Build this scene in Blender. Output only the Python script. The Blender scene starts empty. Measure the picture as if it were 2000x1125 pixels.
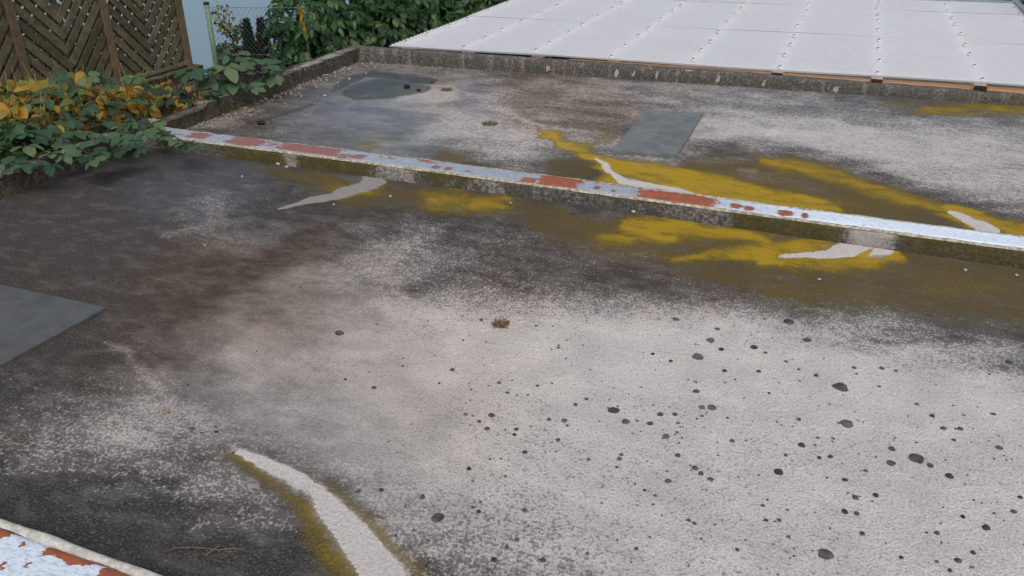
import bpy, math, random
import numpy as np
from mathutils import Vector, Matrix
R = math.radians
scene = bpy.context.scene
C = scene.collection

# ------------------------------------------------------------------ camera, light, exposure
H = 1.7                                     # eye height above the garage roof (metres); kerbs run along X, garages repeat along Y
F, CX, CY = 1610.0, 1000.0, 562.5           # the photograph's lens in its own pixels
PITCH, YAW = R(27.33), R(21.50)
cam_d = bpy.data.cameras.new('camera')
cam = bpy.data.objects.new('camera', cam_d); C.objects.link(cam)
cam.location = (0, 0, H)
cam.rotation_euler = (R(90) - PITCH, 0, YAW)
cam_d.sensor_width = 36; cam_d.lens = 36 * F / 2000
cam_d.clip_start = .05; cam_d.clip_end = 500
scene.camera = cam

SUN_EL, SUN_AZ = 52, 150                    # degrees
world = bpy.data.worlds.new('World'); scene.world = world; world.use_nodes = True
wt = world.node_tree; wt.nodes.clear()
wo = wt.nodes.new('ShaderNodeOutputWorld'); bg = wt.nodes.new('ShaderNodeBackground')
sky = wt.nodes.new('ShaderNodeTexSky'); sky.sky_type = 'NISHITA'; sky.sun_disc = False
sky.sun_elevation = R(SUN_EL); sky.sun_rotation = R(SUN_AZ)
sky.air_density = 1.0; sky.dust_density = 5.0; sky.ozone_density = 1.0
hs = wt.nodes.new('ShaderNodeHueSaturation'); hs.inputs['Saturation'].default_value = .60
wt.links.new(sky.outputs[0], hs.inputs['Color']); wt.links.new(hs.outputs[0], bg.inputs[0])
wt.links.new(bg.outputs[0], wo.inputs[0]); bg.inputs[1].default_value = .12
sun_d = bpy.data.lights.new('sun', 'SUN'); sun = bpy.data.objects.new('sun', sun_d); C.objects.link(sun)
sun_d.energy = .9; sun_d.angle = R(45); sun_d.color = (1, .97, .92)
sd = Vector((math.sin(R(SUN_AZ)) * math.cos(R(SUN_EL)), math.cos(R(SUN_AZ)) * math.cos(R(SUN_EL)), math.sin(R(SUN_EL))))
sun.rotation_euler = sd.to_track_quat('Z', 'Y').to_euler(); sun.location = (3, -6, 12)
vs = scene.view_settings
vs.view_transform = 'Standard'; vs.look = 'None'; vs.gamma = 1; vs.use_curve_mapping = False
vs.exposure = 0.16

# ------------------------------------------------------------------ helpers
rng = random.Random(7); nr = np.random.RandomState(7)
cw, sw, cp, sp = math.cos(YAW), math.sin(YAW), math.cos(PITCH), math.sin(PITCH)
FW = np.array([-sw * cp, cw * cp, -sp]); UP = np.array([-sw * sp, cw * sp, cp]); RT = np.array([cw, sw, 0])
def ray(x, y): return FW + RT * ((x - CX) / F) - UP * ((y - CY) / F)
def un(x, y, z=0.):                         # survey: point at height z seen at a photo pixel
    r = ray(x, y); return np.array([0, 0, H]) + r * ((z - H) / r[2])
def on_x(x, y, X):                          # ... on the vertical plane X
    r = ray(x, y); return np.array([0, 0, H]) + r * (X / r[0])
def on_y(x, y, Y):
    r = ray(x, y); return np.array([0, 0, H]) + r * (Y / r[1])
def at_d(x, y, d):
    r = ray(x, y); return np.array([0, 0, H]) + r * (d / np.linalg.norm(r))
def proj(P):
    q = P - np.array([0, 0, H]); w = q @ FW
    return CX + F * (q @ RT) / w, CY - F * (q @ UP) / w

class MB:
    def __init__(s): s.v = []; s.f = []; s.m = []
    def add(s, v, f, mi=0):
        o = len(s.v); s.v += [tuple(map(float, p)) for p in v]; s.f += [tuple(i + o for i in q) for q in f]; s.m += [mi] * len(f)
    def box(s, c, d, rot=None, mi=0):
        v = [Vector(((i & 1) - .5, ((i >> 1) & 1) - .5, (i >> 2) - .5)) for i in range(8)]
        v = [Vector((p.x * d[0], p.y * d[1], p.z * d[2])) for p in v]
        if rot: v = [rot @ p for p in v]
        c = Vector(c)
        s.add([p + c for p in v], [(0, 2, 3, 1), (4, 5, 7, 6), (0, 1, 5, 4), (2, 6, 7, 3), (0, 4, 6, 2), (1, 3, 7, 5)], mi)
    def bar(s, a, b, w, t, n, mi=0):        # a box from a to b, width w across, thickness t along n
        a, b, n = Vector(a), Vector(b), Vector(n).normalized(); d = (b - a).normalized(); q = d.cross(n).normalized()
        v = [p + q * (w / 2 * i) + n * (t / 2 * j) for p in (a, b) for j in (-1, 1) for i in (-1, 1)]
        s.add(v, [(0, 2, 3, 1), (4, 5, 7, 6), (0, 1, 5, 4), (2, 6, 7, 3), (0, 4, 6, 2), (1, 3, 7, 5)], mi)
    def tube(s, pts, rad, n=6, cap=True, mi=0):
        pts = [Vector(p) for p in pts]; k = len(pts); rr = rad if hasattr(rad, '__len__') else [rad] * k
        vs_, fs = [], []
        for i, p in enumerate(pts):
            d = (pts[min(i + 1, k - 1)] - pts[max(i - 1, 0)]).normalized()
            a = d.cross(Vector((.31, .17, .93))).normalized(); b = d.cross(a)
            for j in range(n):
                t = 2 * math.pi * j / n; vs_.append(p + (a * math.cos(t) + b * math.sin(t)) * rr[i])
        for i in range(k - 1):
            for j in range(n):
                j2 = (j + 1) % n; fs.append((i * n + j, i * n + j2, (i + 1) * n + j2, (i + 1) * n + j))
        if cap: fs += [tuple(range(n - 1, -1, -1)), tuple(range((k - 1) * n, k * n))]
        s.add(vs_, fs, mi)
    def mesh(s, name, mats, smooth=False):
        me = bpy.data.meshes.new(name); me.from_pydata(s.v, [], s.f)
        for m in (mats if isinstance(mats, (list, tuple)) else [mats]): me.materials.append(m)
        if any(s.m): me.polygons.foreach_set('material_index', s.m)
        if smooth: me.polygons.foreach_set('use_smooth', [True] * len(me.polygons))
        me.update(); return me
    def build(s, name, mats, parent=None, smooth=False, loc=None):
        o = bpy.data.objects.new(name, s.mesh(name, mats, smooth)); C.objects.link(o)
        if parent: o.parent = parent
        if loc is not None: o.location = loc
        return o
def tag(o, label=None, cat=None, group=None, kind=None):
    for k, v in (('label', label), ('category', cat), ('group', group), ('kind', kind)):
        if v: o[k] = v
    return o
def empty(name, loc, label, cat, group=None):
    o = bpy.data.objects.new(name, None); C.objects.link(o); o.location = loc; o.empty_display_size = .1
    tag(o, label, cat, group); return o
def put(me, name, parent, M):               # a copy of a shared mesh as its own object, M in world space
    o = bpy.data.objects.new(name, me); C.objects.link(o)
    if parent:
        o.parent = parent; M = Matrix.Translation(-parent.location) @ M
    o.matrix_basis = M; return o
def child(mb, name, mat, parent, smooth=False):   # mesh given in world space
    o = mb.build(name, mat, parent, smooth); o.location = -parent.location; return o

_lat = np.random.RandomState(3).rand(256, 256)
def vnoise(x, y):                           # smooth value noise 0..1
    xi, yi = np.floor(x).astype(int), np.floor(y).astype(int); fx, fy = x - xi, y - yi
    fx = fx * fx * (3 - 2 * fx); fy = fy * fy * (3 - 2 * fy)
    g = lambda a, b: _lat[a % 256, b % 256]
    return (g(xi, yi) * (1 - fx) + g(xi + 1, yi) * fx) * (1 - fy) + (g(xi, yi + 1) * (1 - fx) + g(xi + 1, yi + 1) * fx) * fy
def fbm(x, y, o=4):
    t, a, s = 0, .5, 0
    for i in range(o):
        t = t + a * vnoise(x * 2 ** i + 17 * i, y * 2 ** i - 9 * i); s += a; a *= .5
    return t / s
def sm(x, a, b):
    t = np.clip((x - a) / (b - a), 0, 1); return t * t * (3 - 2 * t)

# node material helpers
class NM:
    def __init__(s, name):
        s.m = bpy.data.materials.new(name); s.m.use_nodes = True; s.t = s.m.node_tree
        s.b = s.t.nodes['Principled BSDF']; s.o = s.t.nodes['Material Output']
    def n(s, ty, **k):
        q = s.t.nodes.new(ty)
        for a, v in k.items(): setattr(q, a, v)
        return q
    def link(s, a, b): s.t.links.new(a, b)
    def val(s, sock, v):
        if hasattr(v, 'links') or isinstance(v, bpy.types.NodeSocket): s.link(v, sock)
        else: sock.default_value = v
    def pos(s):
        if not hasattr(s, '_p'): s._p = s.n('ShaderNodeTexCoord').outputs['Object']
        return s._p
    def scale(s, vec, xyz):
        q = s.n('ShaderNodeVectorMath', operation='MULTIPLY'); s.link(vec, q.inputs[0]); q.inputs[1].default_value = xyz; return q.outputs[0]
    def noise(s, sc, det=3, rough=.55, vec=None, dist=0):
        q = s.n('ShaderNodeTexNoise'); s.link(vec or s.pos(), q.inputs['Vector'])
        q.inputs['Scale'].default_value = sc; q.inputs['Detail'].default_value = det; q.inputs['Roughness'].default_value = rough
        q.inputs['Distortion'].default_value = dist; return q.outputs['Fac']
    def attr(s, name): return s.n('ShaderNodeAttribute', attribute_name=name).outputs['Fac']
    def math(s, op, a, b=0., c=0., clamp=False):
        q = s.n('ShaderNodeMath', operation=op, use_clamp=clamp)
        for i, v in enumerate((a, b, c)):
            s.val(q.inputs[i], v)
        return q.outputs[0]
    def ramp(s, x, a, b, lo=0., hi=1.):
        q = s.n('ShaderNodeMapRange', interpolation_type='SMOOTHSTEP'); s.val(q.inputs[0], x)
        s.val(q.inputs[1], a); s.val(q.inputs[2], b); s.val(q.inputs[3], lo); s.val(q.inputs[4], hi); return q.outputs[0]
    def mix(s, f, a, b, blend='MIX'):
        q = s.n('ShaderNodeMix', data_type='RGBA', blend_type=blend); s.val(q.inputs[0], f)
        for k, v in ((6, a), (7, b)):
            if isinstance(v, tuple): q.inputs[k].default_value = (*v, 1)
            else: s.link(v, q.inputs[k])
        return q.outputs[2]
    def bump(s, h, dist, strength=1.):
        q = s.n('ShaderNodeBump'); q.inputs['Strength'].default_value = strength; q.inputs['Distance'].default_value = dist
        s.link(h, q.inputs['Height']); s.link(q.outputs[0], s.b.inputs['Normal']); return q
    def set(s, color=None, rough=None, spec=None, metal=None):
        for nme, v in (('Base Color', color), ('Roughness', rough), ('Specular IOR Level', spec), ('Metallic', metal)):
            if v is None: continue
            if isinstance(v, tuple): v = (*v, 1)
            s.val(s.b.inputs[nme], v)
        return s.m

# ------------------------------------------------------------------ materials
def roof_material():
    k = NM('weathered_roof_concrete')
    fine = k.noise(88, 4, .65); med = k.noise(27, 4, .6); big = k.noise(5, 4, .6); grit = k.noise(125, 3, .7); flow = k.noise(9, 6, .68, k.scale(k.pos(), (.8, 1.5, 1)), .25)
    s = k.math('ADD', k.math('MULTIPLY', fine, .68), k.math('MULTIPLY', med, .32))
    cov = k.attr('cover')
    t = k.attr('thresh')
    x = k.math('MULTIPLY_ADD', k.math('SUBTRACT', s, t), 9.5, .5, clamp=True)
    dm = k.math('ADD', k.math('MULTIPLY', x, k.math('SUBTRACT', 1, k.attr('soft'))), k.math('MULTIPLY', cov, k.attr('soft')), clamp=True)
    dm = k.math('MULTIPLY', dm, k.ramp(cov, .02, .30, .75, 1.))
    light = k.mix(k.ramp(big, .35, .65), (.66, .622, .598), (.565, .537, .518))
    light = k.mix(k.ramp(grit, .50, .66), light, k.mix(.72, light, (.26, .25, .24)))
    light = k.mix(k.ramp(grit, .33, .45, .5, 0.), light, (.64, .615, .595))
    dark = k.mix(k.attr('brown'), (.039, .038, .037), (.060, .046, .038))
    dark = k.mix(k.attr('blue'), dark, (.075, .082, .098))
    dark = k.mix(k.ramp(grit, .52, .70), dark, k.mix(.34, dark, (.40, .38, .36)))
    dark = k.mix(k.ramp(grit, .32, .46, .85, 0.), dark, (.018, .017, .016))
    dm = k.math('ADD', dm, k.math('MULTIPLY', k.math('SUBTRACT', flow, .5), k.ramp(cov, .05, .45, .25, .55)), clamp=True)
    col = k.mix(dm, light, dark)
    col = k.mix(k.math('MULTIPLY', k.attr('brown'), .75), col, k.mix(1, col, (1, .875, .80), 'MULTIPLY'))
    col = k.mix(k.math('MULTIPLY', k.attr('blue'), .6), col, k.mix(1, col, (.86, .93, 1.), 'MULTIPLY'))
    om = k.math('MULTIPLY', k.ramp(k.math('ADD', k.attr('olive'), k.math('MULTIPLY', k.math('SUBTRACT', s, .5), 1.5)), .10, 1.0), .74)
    col = k.mix(om, col, k.mix(k.ramp(fine, .3, .7), k.mix(k.ramp(flow, .35, .62), (.060, .046, .022), (.070, .046, .008)), k.mix(k.ramp(flow, .35, .62), (.115, .084, .034), (.165, .112, .016))))
    ym = k.math('ADD', k.attr('yellow'), k.math('MULTIPLY', k.math('SUBTRACT', s, .5), .9), clamp=True)
    ym = k.math('MULTIPLY', ym, k.ramp(flow, .25, .6, .62, 1.05), clamp=True)
    bright = k.mix(k.ramp(grit, .35, .65), (.52, .34, .010), (.31, .20, .008))
    film = k.mix(k.ramp(fine, .3, .7), (.100, .072, .010), (.190, .136, .014))
    col = k.mix(k.math('MULTIPLY', k.ramp(ym, .03, .62), .92), col, k.mix(k.ramp(ym, .30, 1.0), film, bright))
    cm = k.ramp(k.math('ADD', k.attr('clean'), k.math('MULTIPLY', k.math('SUBTRACT', s, .5), 1.3)), .40, .58)
    pale = k.mix(k.ramp(fine, .35, .6), (.50, .475, .455), (.60, .575, .555))
    pale = k.mix(k.math('MULTIPLY', k.ramp(cov, .55, .95), .9), pale, (.27, .255, .245))
    pale = k.mix(k.ramp(grit, .56, .7), pale, k.mix(.5, pale, (.30, .28, .27)))
    col = k.mix(cm, col, pale)
    wet = k.attr('wet')
    col = k.mix(k.math('MULTIPLY', wet, .45), col, k.mix(1, col, (.55, .55, .56), 'MULTIPLY'))
    k.set(col, k.math('MULTIPLY_ADD', wet, -.58, .86, clamp=True), k.math('MULTIPLY_ADD', wet, .35, .3))
    h = k.math('ADD', k.math('ADD', k.math('MULTIPLY', fine, .9), k.math('MULTIPLY', med, .7)), k.math('MULTIPLY', grit, .55))
    h = k.math('MULTIPLY', k.math('ADD', h, k.math('MULTIPLY', x, -.12)), k.math('MULTIPLY_ADD', wet, -.85, 1))
    k.bump(h, .013, .9)
    return k.m
def kerb_material():
    k = NM('mossy_kerb_concrete')
    a, b, c = k.noise(60, 4, .6), k.noise(9, 4, .6), k.noise(160, 2)
    stk = k.noise(14, 3, .5, k.scale(k.pos(), (1, 1, .15)))
    col = k.mix(k.ramp(a, .35, .7), (.058, .055, .050), (.135, .125, .112))
    col = k.mix(k.ramp(k.math('ADD', k.math('MULTIPLY', stk, .6), k.math('MULTIPLY', a, .4)), .5, .64), col, (.19, .175, .16))
    col = k.mix(k.math('MULTIPLY', k.ramp(k.math('ADD', k.attr('moss'), k.math('MULTIPLY', k.math('SUBTRACT', b, .5), 1.2)), .35, .8), .85), col, k.mix(a, (.035, .030, .012), (.105, .085, .018)))
    col = k.mix(k.ramp(k.math('ADD', k.attr('clean'), k.math('MULTIPLY', k.math('SUBTRACT', k.math('ADD', k.math('MULTIPLY', a, .5), k.math('MULTIPLY', b, .5)), .5), 2.0)), .25, .95), col, k.mix(c, (.26, .245, .225), (.44, .42, .39)))
    col = k.mix(k.ramp(k.math('ADD', k.attr('lichen'), k.math('MULTIPLY', k.math('SUBTRACT', a, .5), .9)), .4, .55), col, (.36, .34, .30))
    k.set(col, .88, .25); k.bump(k.math('ADD', a, k.math('MULTIPLY', c, .5)), .008, .9)
    return k.m
def cap_material():
    k = NM('flaking_painted_steel')
    a = k.noise(70, 4, .65, k.scale(k.pos(), (.6, 1.5, 1))); b = k.noise(22, 3); f = k.noise(95, 4, .6, k.scale(k.pos(), (.5, 1.2, 1)))
    paint = k.mix(k.ramp(f, .42, .62), (.33, .385, .46), (.23, .275, .335))
    paint = k.mix(k.attr('fresh'), paint, k.mix(k.ramp(f, .46, .64), (.68, .765, .87), (.46, .55, .67)))
    rust = k.mix(k.attr('dull'), k.mix(k.ramp(b, .35, .65), (.34, .095, .035), (.25, .075, .04)), k.mix(b, (.29, .130, .122), (.215, .098, .092)))
    ra = k.math('ADD', k.attr('rust'), k.math('MULTIPLY', k.math('SUBTRACT', k.math('ADD', k.math('MULTIPLY', a, .6), k.math('MULTIPLY', k.noise(19, 4, .65, k.scale(k.pos(), (1, 1.4, 1))), .4)), .5), 2.6))
    rm = k.ramp(ra, .48, .54); halo = k.ramp(ra, .42, .49)
    col = k.mix(k.math('MULTIPLY', halo, .5), paint, (.62, .50, .38))
    col = k.mix(rm, col, rust)
    col = k.mix(k.ramp(k.math('ADD', k.attr('edge'), k.math('MULTIPLY', k.math('SUBTRACT', b, .5), .8)), .6, .9), col, (.42, .19, .03))
    k.set(col, .5, .4)
    k.bump(k.math('ADD', k.math('MULTIPLY', f, .7), k.math('MULTIPLY', rm, -.5)), .005, .8)
    return k.m
def mortar_material(name='pale_mortar', c0=(.30, .28, .25), c1=(.52, .50, .46)):
    k = NM(name); a = k.noise(45, 4, .65); b = k.noise(200, 2)
    col = k.mix(k.ramp(a, .38, .66), c0, c1); k.set(col, .9, .2); k.bump(k.math('ADD', a, b), .004, .8); return k.m
def simple(name, c0, c1, sc=30, rough=.7, spec=.3, bump=.002, stretch=(1, 1, 1), det=4):
    k = NM(name); a = k.noise(sc, det, .6, k.scale(k.pos(), stretch))
    k.set(k.mix(k.ramp(a, .3, .7), c0, c1), rough, spec)
    if bump: k.bump(a, bump)
    return k.m
def leaf_material(name, stops, rough=.42, trans=.25):
    k = NM(name)
    oi = k.n('ShaderNodeObjectInfo').outputs['Random']
    v = k.math('FRACT', k.math('ADD', oi, k.attr('tone')))
    cr = k.n('ShaderNodeValToRGB'); k.link(v, cr.inputs[0])
    e = cr.color_ramp.elements
    while len(e) < len(stops): e.new(.5)
    for q, (p, c) in zip(e, stops): q.position = p; q.color = (*c, 1)
    nz = k.noise(90, 3)
    col = k.mix(k.ramp(nz, .3, .75), cr.outputs[0], k.mix(1, cr.outputs[0], (.72, .76, .7), 'MULTIPLY'))
    k.set(col, rough, .35); k.bump(nz, .002, .5)
    tr = k.n('ShaderNodeBsdfTranslucent'); k.link(col, tr.inputs[0])
    mx = k.n('ShaderNodeMixShader'); mx.inputs[0].default_value = trans
    k.link(k.b.outputs[0], mx.inputs[1]); k.link(tr.outputs[0], mx.inputs[2]); k.link(mx.outputs[0], k.o.inputs[0])
    return k.m
M_roof, M_kerb, M_cap, M_mortar = roof_material(), kerb_material(), cap_material(), mortar_material()

# ------------------------------------------------------------------ garage roofs with their stains
def grid_mesh(name, xs, ys, zf, mat, keep=None):
    X, Y = np.meshgrid(xs, ys); Z = zf(X, Y); n, m = len(xs), len(ys)
    me = bpy.data.meshes.new(name); me.vertices.add(n * m)
    me.vertices.foreach_set('co', np.stack([X, Y, Z], -1).ravel())
    i = np.arange(n * m).reshape(m, n)
    q = np.stack([i[:-1, :-1], i[:-1, 1:], i[1:, 1:], i[1:, :-1]], -1).reshape(-1, 4)
    me.loops.add(q.size); me.loops.foreach_set('vertex_index', q.ravel())
    me.polygons.add(len(q)); me.polygons.foreach_set('loop_start', np.arange(len(q)) * 4)
    me.polygons.foreach_set('use_smooth', np.ones(len(q), bool))
    me.update(calc_edges=True); me.materials.append(mat)
    return me, X, Y, Z
def set_attr(me, name, a):
    at = me.attributes.new(name, 'FLOAT', 'POINT'); at.data.foreach_set('value', np.ascontiguousarray(a, dtype=np.float32).ravel())

# brightness survey of the stained concrete: photo row -> {column: tone 0-255}
NEAR = {
 330: {100: 45, 200: 55, 300: 56, 400: 58, 500: 66, 600: 62, 700: 90},
 365: {0: 42, 100: 46, 200: 56, 300: 66, 400: 80, 500: 74, 600: 70, 700: 70, 800: 62, 900: 64},
 400: {0: 42, 100: 45, 200: 55, 300: 70, 400: 95, 500: 78, 600: 70, 700: 66, 800: 66, 900: 68, 1000: 72, 1100: 80, 1200: 80},
 425: {0: 44, 100: 47, 200: 55, 300: 68, 400: 112, 460: 84, 500: 70, 600: 70, 700: 78, 800: 70, 900: 72, 1000: 80, 1100: 84, 1200: 80, 1300: 90, 1400: 90},
 450: {0: 45, 100: 50, 200: 58, 300: 68, 400: 100, 500: 92, 600: 78, 700: 100, 800: 98, 900: 90, 1000: 98, 1100: 85, 1200: 80, 1300: 85, 1400: 85, 1500: 85, 1600: 85},
 475: {0: 48, 100: 50, 200: 55, 300: 65, 400: 86, 500: 105, 600: 78, 700: 105, 800: 118, 900: 110, 1000: 100, 1100: 78, 1200: 92, 1300: 92, 1400: 82, 1500: 80, 1600: 80, 1900: 72, 2000: 60},
 500: {0: 52, 100: 52, 200: 55, 300: 62, 400: 72, 460: 90, 520: 88, 560: 74, 620: 95, 700: 125, 800: 132, 900: 115, 1000: 92, 1100: 80, 1200: 85, 1300: 85, 1400: 75, 1500: 75, 1600: 75, 1800: 75, 2000: 62},
 525: {0: 56, 100: 56, 200: 58, 300: 70, 400: 72, 470: 76, 520: 96, 620: 118, 700: 132, 800: 132, 900: 110, 1000: 92, 1100: 85, 1200: 84, 1300: 80, 1400: 76, 1500: 78, 1600: 80, 1700: 90, 1800: 86, 1900: 74, 2000: 66},
 550: {0: 60, 100: 62, 200: 60, 300: 74, 400: 78, 500: 106, 600: 128, 700: 135, 800: 130, 900: 108, 1000: 108, 1100: 105, 1200: 92, 1300: 80, 1400: 75, 1500: 75, 1600: 74, 1800: 74, 2000: 70},
 575: {200: 62, 300: 72, 400: 80, 500: 114, 600: 136, 700: 140, 800: 142, 860: 122, 900: 138, 1000: 130, 1050: 100, 1100: 118, 1200: 112, 1300: 98, 1400: 88, 1500: 80, 1600: 74, 1800: 74, 2000: 70},
 600: {200: 64, 300: 70, 400: 85, 500: 120, 600: 142, 700: 152, 800: 162, 900: 160, 1000: 155, 1100: 142, 1200: 150, 1300: 150, 1400: 145, 1500: 120, 1600: 98, 1700: 84, 1800: 78, 1900: 78, 2000: 74},
 625: {200: 66, 300: 70, 400: 92, 500: 128, 600: 148, 700: 158, 800: 172, 900: 176, 1000: 180, 1100: 178, 1200: 182, 1300: 182, 1400: 182, 1500: 172, 1600: 150, 1700: 122, 1800: 96, 1900: 88, 2000: 80},
 650: {200: 68, 300: 72, 400: 100, 500: 135, 600: 150, 700: 165, 800: 178, 900: 185, 1000: 190, 1100: 190, 1200: 188, 1300: 186, 1400: 186, 1500: 182, 1600: 172, 1700: 150, 1800: 125, 1900: 104, 2000: 92},
 700: {100: 66, 200: 68, 300: 80, 400: 115, 500: 140, 600: 155, 700: 165, 800: 175, 900: 185, 1000: 193, 1200: 193, 1400: 193, 1600: 188, 1800: 176, 1900: 158, 2000: 128},
 750: {0: 70, 100: 70, 200: 82, 300: 112, 400: 130, 500: 145, 600: 155, 700: 165, 800: 174, 900: 182, 1100: 190, 1300: 192, 1500: 193, 1700: 192, 1900: 186, 2000: 176},
 800: {0: 84, 100: 98, 200: 122, 300: 140, 400: 142, 500: 147, 600: 155, 700: 164, 800: 171, 1000: 180, 1200: 186, 1400: 190, 1600: 191, 1800: 191, 2000: 190},
 850: {0: 104, 100: 122, 200: 133, 300: 142, 400: 128, 500: 136, 600: 150, 700: 160, 800: 168, 1000: 178, 1200: 184, 1400: 187, 1600: 190, 1800: 190, 2000: 190},
 900: {0: 92, 100: 108, 200: 118, 300: 126, 400: 128, 500: 122, 600: 132, 660: 150, 700: 158, 900: 175, 1200: 182, 1600: 187, 2000: 190},
 950: {0: 66, 100: 70, 200: 84, 300: 106, 400: 130, 500: 140, 560: 110, 700: 140, 760: 160, 900: 172, 1200: 180, 1600: 186, 2000: 190},
 1000: {0: 58, 100: 58, 200: 60, 300: 68, 400: 90, 500: 120, 560: 96, 740: 132, 800: 152, 900: 165, 1000: 172, 1300: 181, 1600: 186, 2000: 188},
 1060: {200: 56, 300: 57, 400: 62, 500: 74, 580: 72, 780: 118, 840: 142, 900: 154, 1000: 164, 1200: 174, 1500: 182, 2000: 187},
 1125: {300: 56, 400: 56, 500: 60, 600: 66, 850: 120, 950: 148, 1100: 164, 1300: 174, 1600: 182, 2000: 186}}
FAR = {
 130: {720: 110, 800: 112, 900: 105, 1000: 95, 1100: 96},
 145: {640: 112, 700: 110, 860: 120, 950: 105, 1050: 100, 1150: 104, 1250: 106},
 160: {600: 105, 660: 112, 900: 130, 1000: 120, 1100: 115, 1200: 122, 1300: 126, 1400: 118, 1500: 108, 1600: 92},
 175: {520: 68, 600: 98, 880: 150, 950: 125, 1050: 122, 1150: 120, 1250: 130, 1350: 130, 1450: 126, 1550: 118, 1650: 98, 1750: 80},
 190: {480: 62, 560: 82, 620: 104, 700: 112, 780: 135, 860: 165, 950: 132, 1000: 125, 1100: 114, 1200: 128, 1300: 135, 1400: 135, 1500: 132, 1600: 120, 1700: 98, 1800: 80, 1900: 78, 2000: 76},
 205: {440: 58, 500: 72, 560: 100, 640: 104, 720: 118, 800: 150, 870: 158, 950: 132, 1050: 122, 1150: 112, 1250: 122, 1400: 138, 1500: 140, 1600: 128, 1700: 104, 1800: 86, 1900: 84, 2000: 84},
 220: {400: 70, 450: 82, 500: 92, 560: 88, 620: 108, 700: 112, 780: 130, 850: 150, 950: 150, 1050: 125, 1150: 112, 1200: 112, 1400: 142, 1500: 140, 1600: 136, 1700: 118, 1800: 100, 1900: 104, 2000: 106},
 240: {340: 78, 400: 118, 450: 112, 500: 86, 560: 96, 650: 108, 740: 112, 820: 145, 900: 165, 960: 160, 1050: 135, 1120: 112, 1180: 110, 1230: 118, 1400: 166, 1500: 166, 1600: 160, 1700: 142, 1800: 128, 1900: 126, 2000: 118},
 260: {370: 88, 450: 86, 550: 98, 650: 104, 750: 120, 850: 150, 900: 166, 1000: 166, 1100: 152, 1150: 112, 1200: 104, 1360: 152, 1400: 172, 1500: 180, 1600: 178, 1700: 174, 1800: 166, 1900: 152, 2000: 140},
 280: {470: 86, 560: 100, 650: 108, 720: 118, 800: 124, 870: 126, 920: 158, 1000: 166, 1080: 132, 1150: 124, 1200: 146, 1340: 118, 1400: 108, 1450: 122, 1500: 150, 1600: 178, 1700: 176, 1800: 172, 1900: 166, 2000: 156},
 300: {560: 96, 650: 108, 730: 124, 800: 118, 850: 92, 900: 108, 960: 140, 1020: 145, 1080: 115, 1140: 92, 1200: 120, 1260: 145, 1330: 118, 1400: 88, 1500: 86, 1560: 108, 1620: 160, 1700: 174, 1800: 172, 1900: 168, 2000: 162},
 320: {700: 112, 760: 116, 820: 110, 860: 78, 920: 86, 980: 112, 1040: 112, 1100: 76, 1160: 80, 1300: 122, 1400: 92, 1460: 92, 1550: 84, 1620: 88, 1680: 142, 1760: 170, 1900: 170, 2000: 164},
 340: {840: 84, 900: 80, 960: 90, 1050: 98, 1120: 76, 1290: 100, 1400: 86, 1500: 104, 1580: 98, 1650: 84, 1720: 104, 1780: 160, 1900: 172, 2000: 162},
 360: {1050: 76, 1150: 80, 1320: 92, 1420: 82, 1520: 88, 1600: 100, 1680: 84, 1760: 80, 1820: 138, 1900: 168, 2000: 160},
 380: {1320: 88, 1420: 88, 1520: 84, 1640: 90, 1720: 78, 1820: 84, 1880: 138, 1940: 158, 2000: 152},
 405: {1500: 88, 1620: 82, 1720: 76, 1820: 80, 1900: 90, 1960: 120, 2000: 130},
 430: {1600: 82, 1720: 76, 1840: 80, 1920: 80, 2000: 84},
 455: {1760: 78, 1880: 80, 2000: 80}}
def survey(tab, px, py, sx, sy):
    num = np.zeros_like(px); den = np.zeros_like(px)
    for y, row in tab.items():
        for x, v in row.items():
            d2 = ((px - x) / sx) ** 2 + ((py - y) / sy) ** 2; w = np.exp(-d2) + 2e-3 * np.exp(-d2 / 12) + 1e-7 / (1 + d2); num += w * v; den += w
    return num / np.maximum(den, 1e-12)
def stroke(px, py, pts, soft, asp=1.0):     # tapered stroke along photo points (x, y, half-width); 1 inside
    best = np.zeros_like(px)
    seg = list(zip(pts[:-1], pts[1:])) if len(pts) > 1 else [(pts[0], pts[0])]
    for (x0, y0, r0), (x1, y1, r1) in seg:
        dx, dy = x1 - x0, (y1 - y0) * asp; L = dx * dx + dy * dy
        t = np.clip(((px - x0) * dx + (py - y0) * asp * dy) / L, 0, 1) if L else 0
        d = np.hypot(px - x0 - t * dx, (py - y0) * asp - t * dy); r = r0 + (r1 - r0) * t
        best = np.maximum(best, 1 - sm(d, r * (1 - soft), r * (1 + soft)))
    return best
def poly_in(px, py, P, soft):
    ins = np.zeros(px.shape, bool); dist = np.full(px.shape, 1e9); n = len(P)
    for i in range(n):
        (x0, y0), (x1, y1) = P[i], P[(i + 1) % n]
        c = ((y0 > py) != (y1 > py)) & (px < (x1 - x0) * (py - y0) / ((y1 - y0) or 1e-9) + x0); ins ^= c
        dx, dy = x1 - x0, y1 - y0; t = np.clip(((px - x0) * dx + (py - y0) * dy) / (dx * dx + dy * dy), 0, 1)
        dist = np.minimum(dist, np.hypot(px - x0 - t * dx, py - y0 - t * dy))
    return sm(np.where(ins, dist, -dist), -soft, soft)
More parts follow.
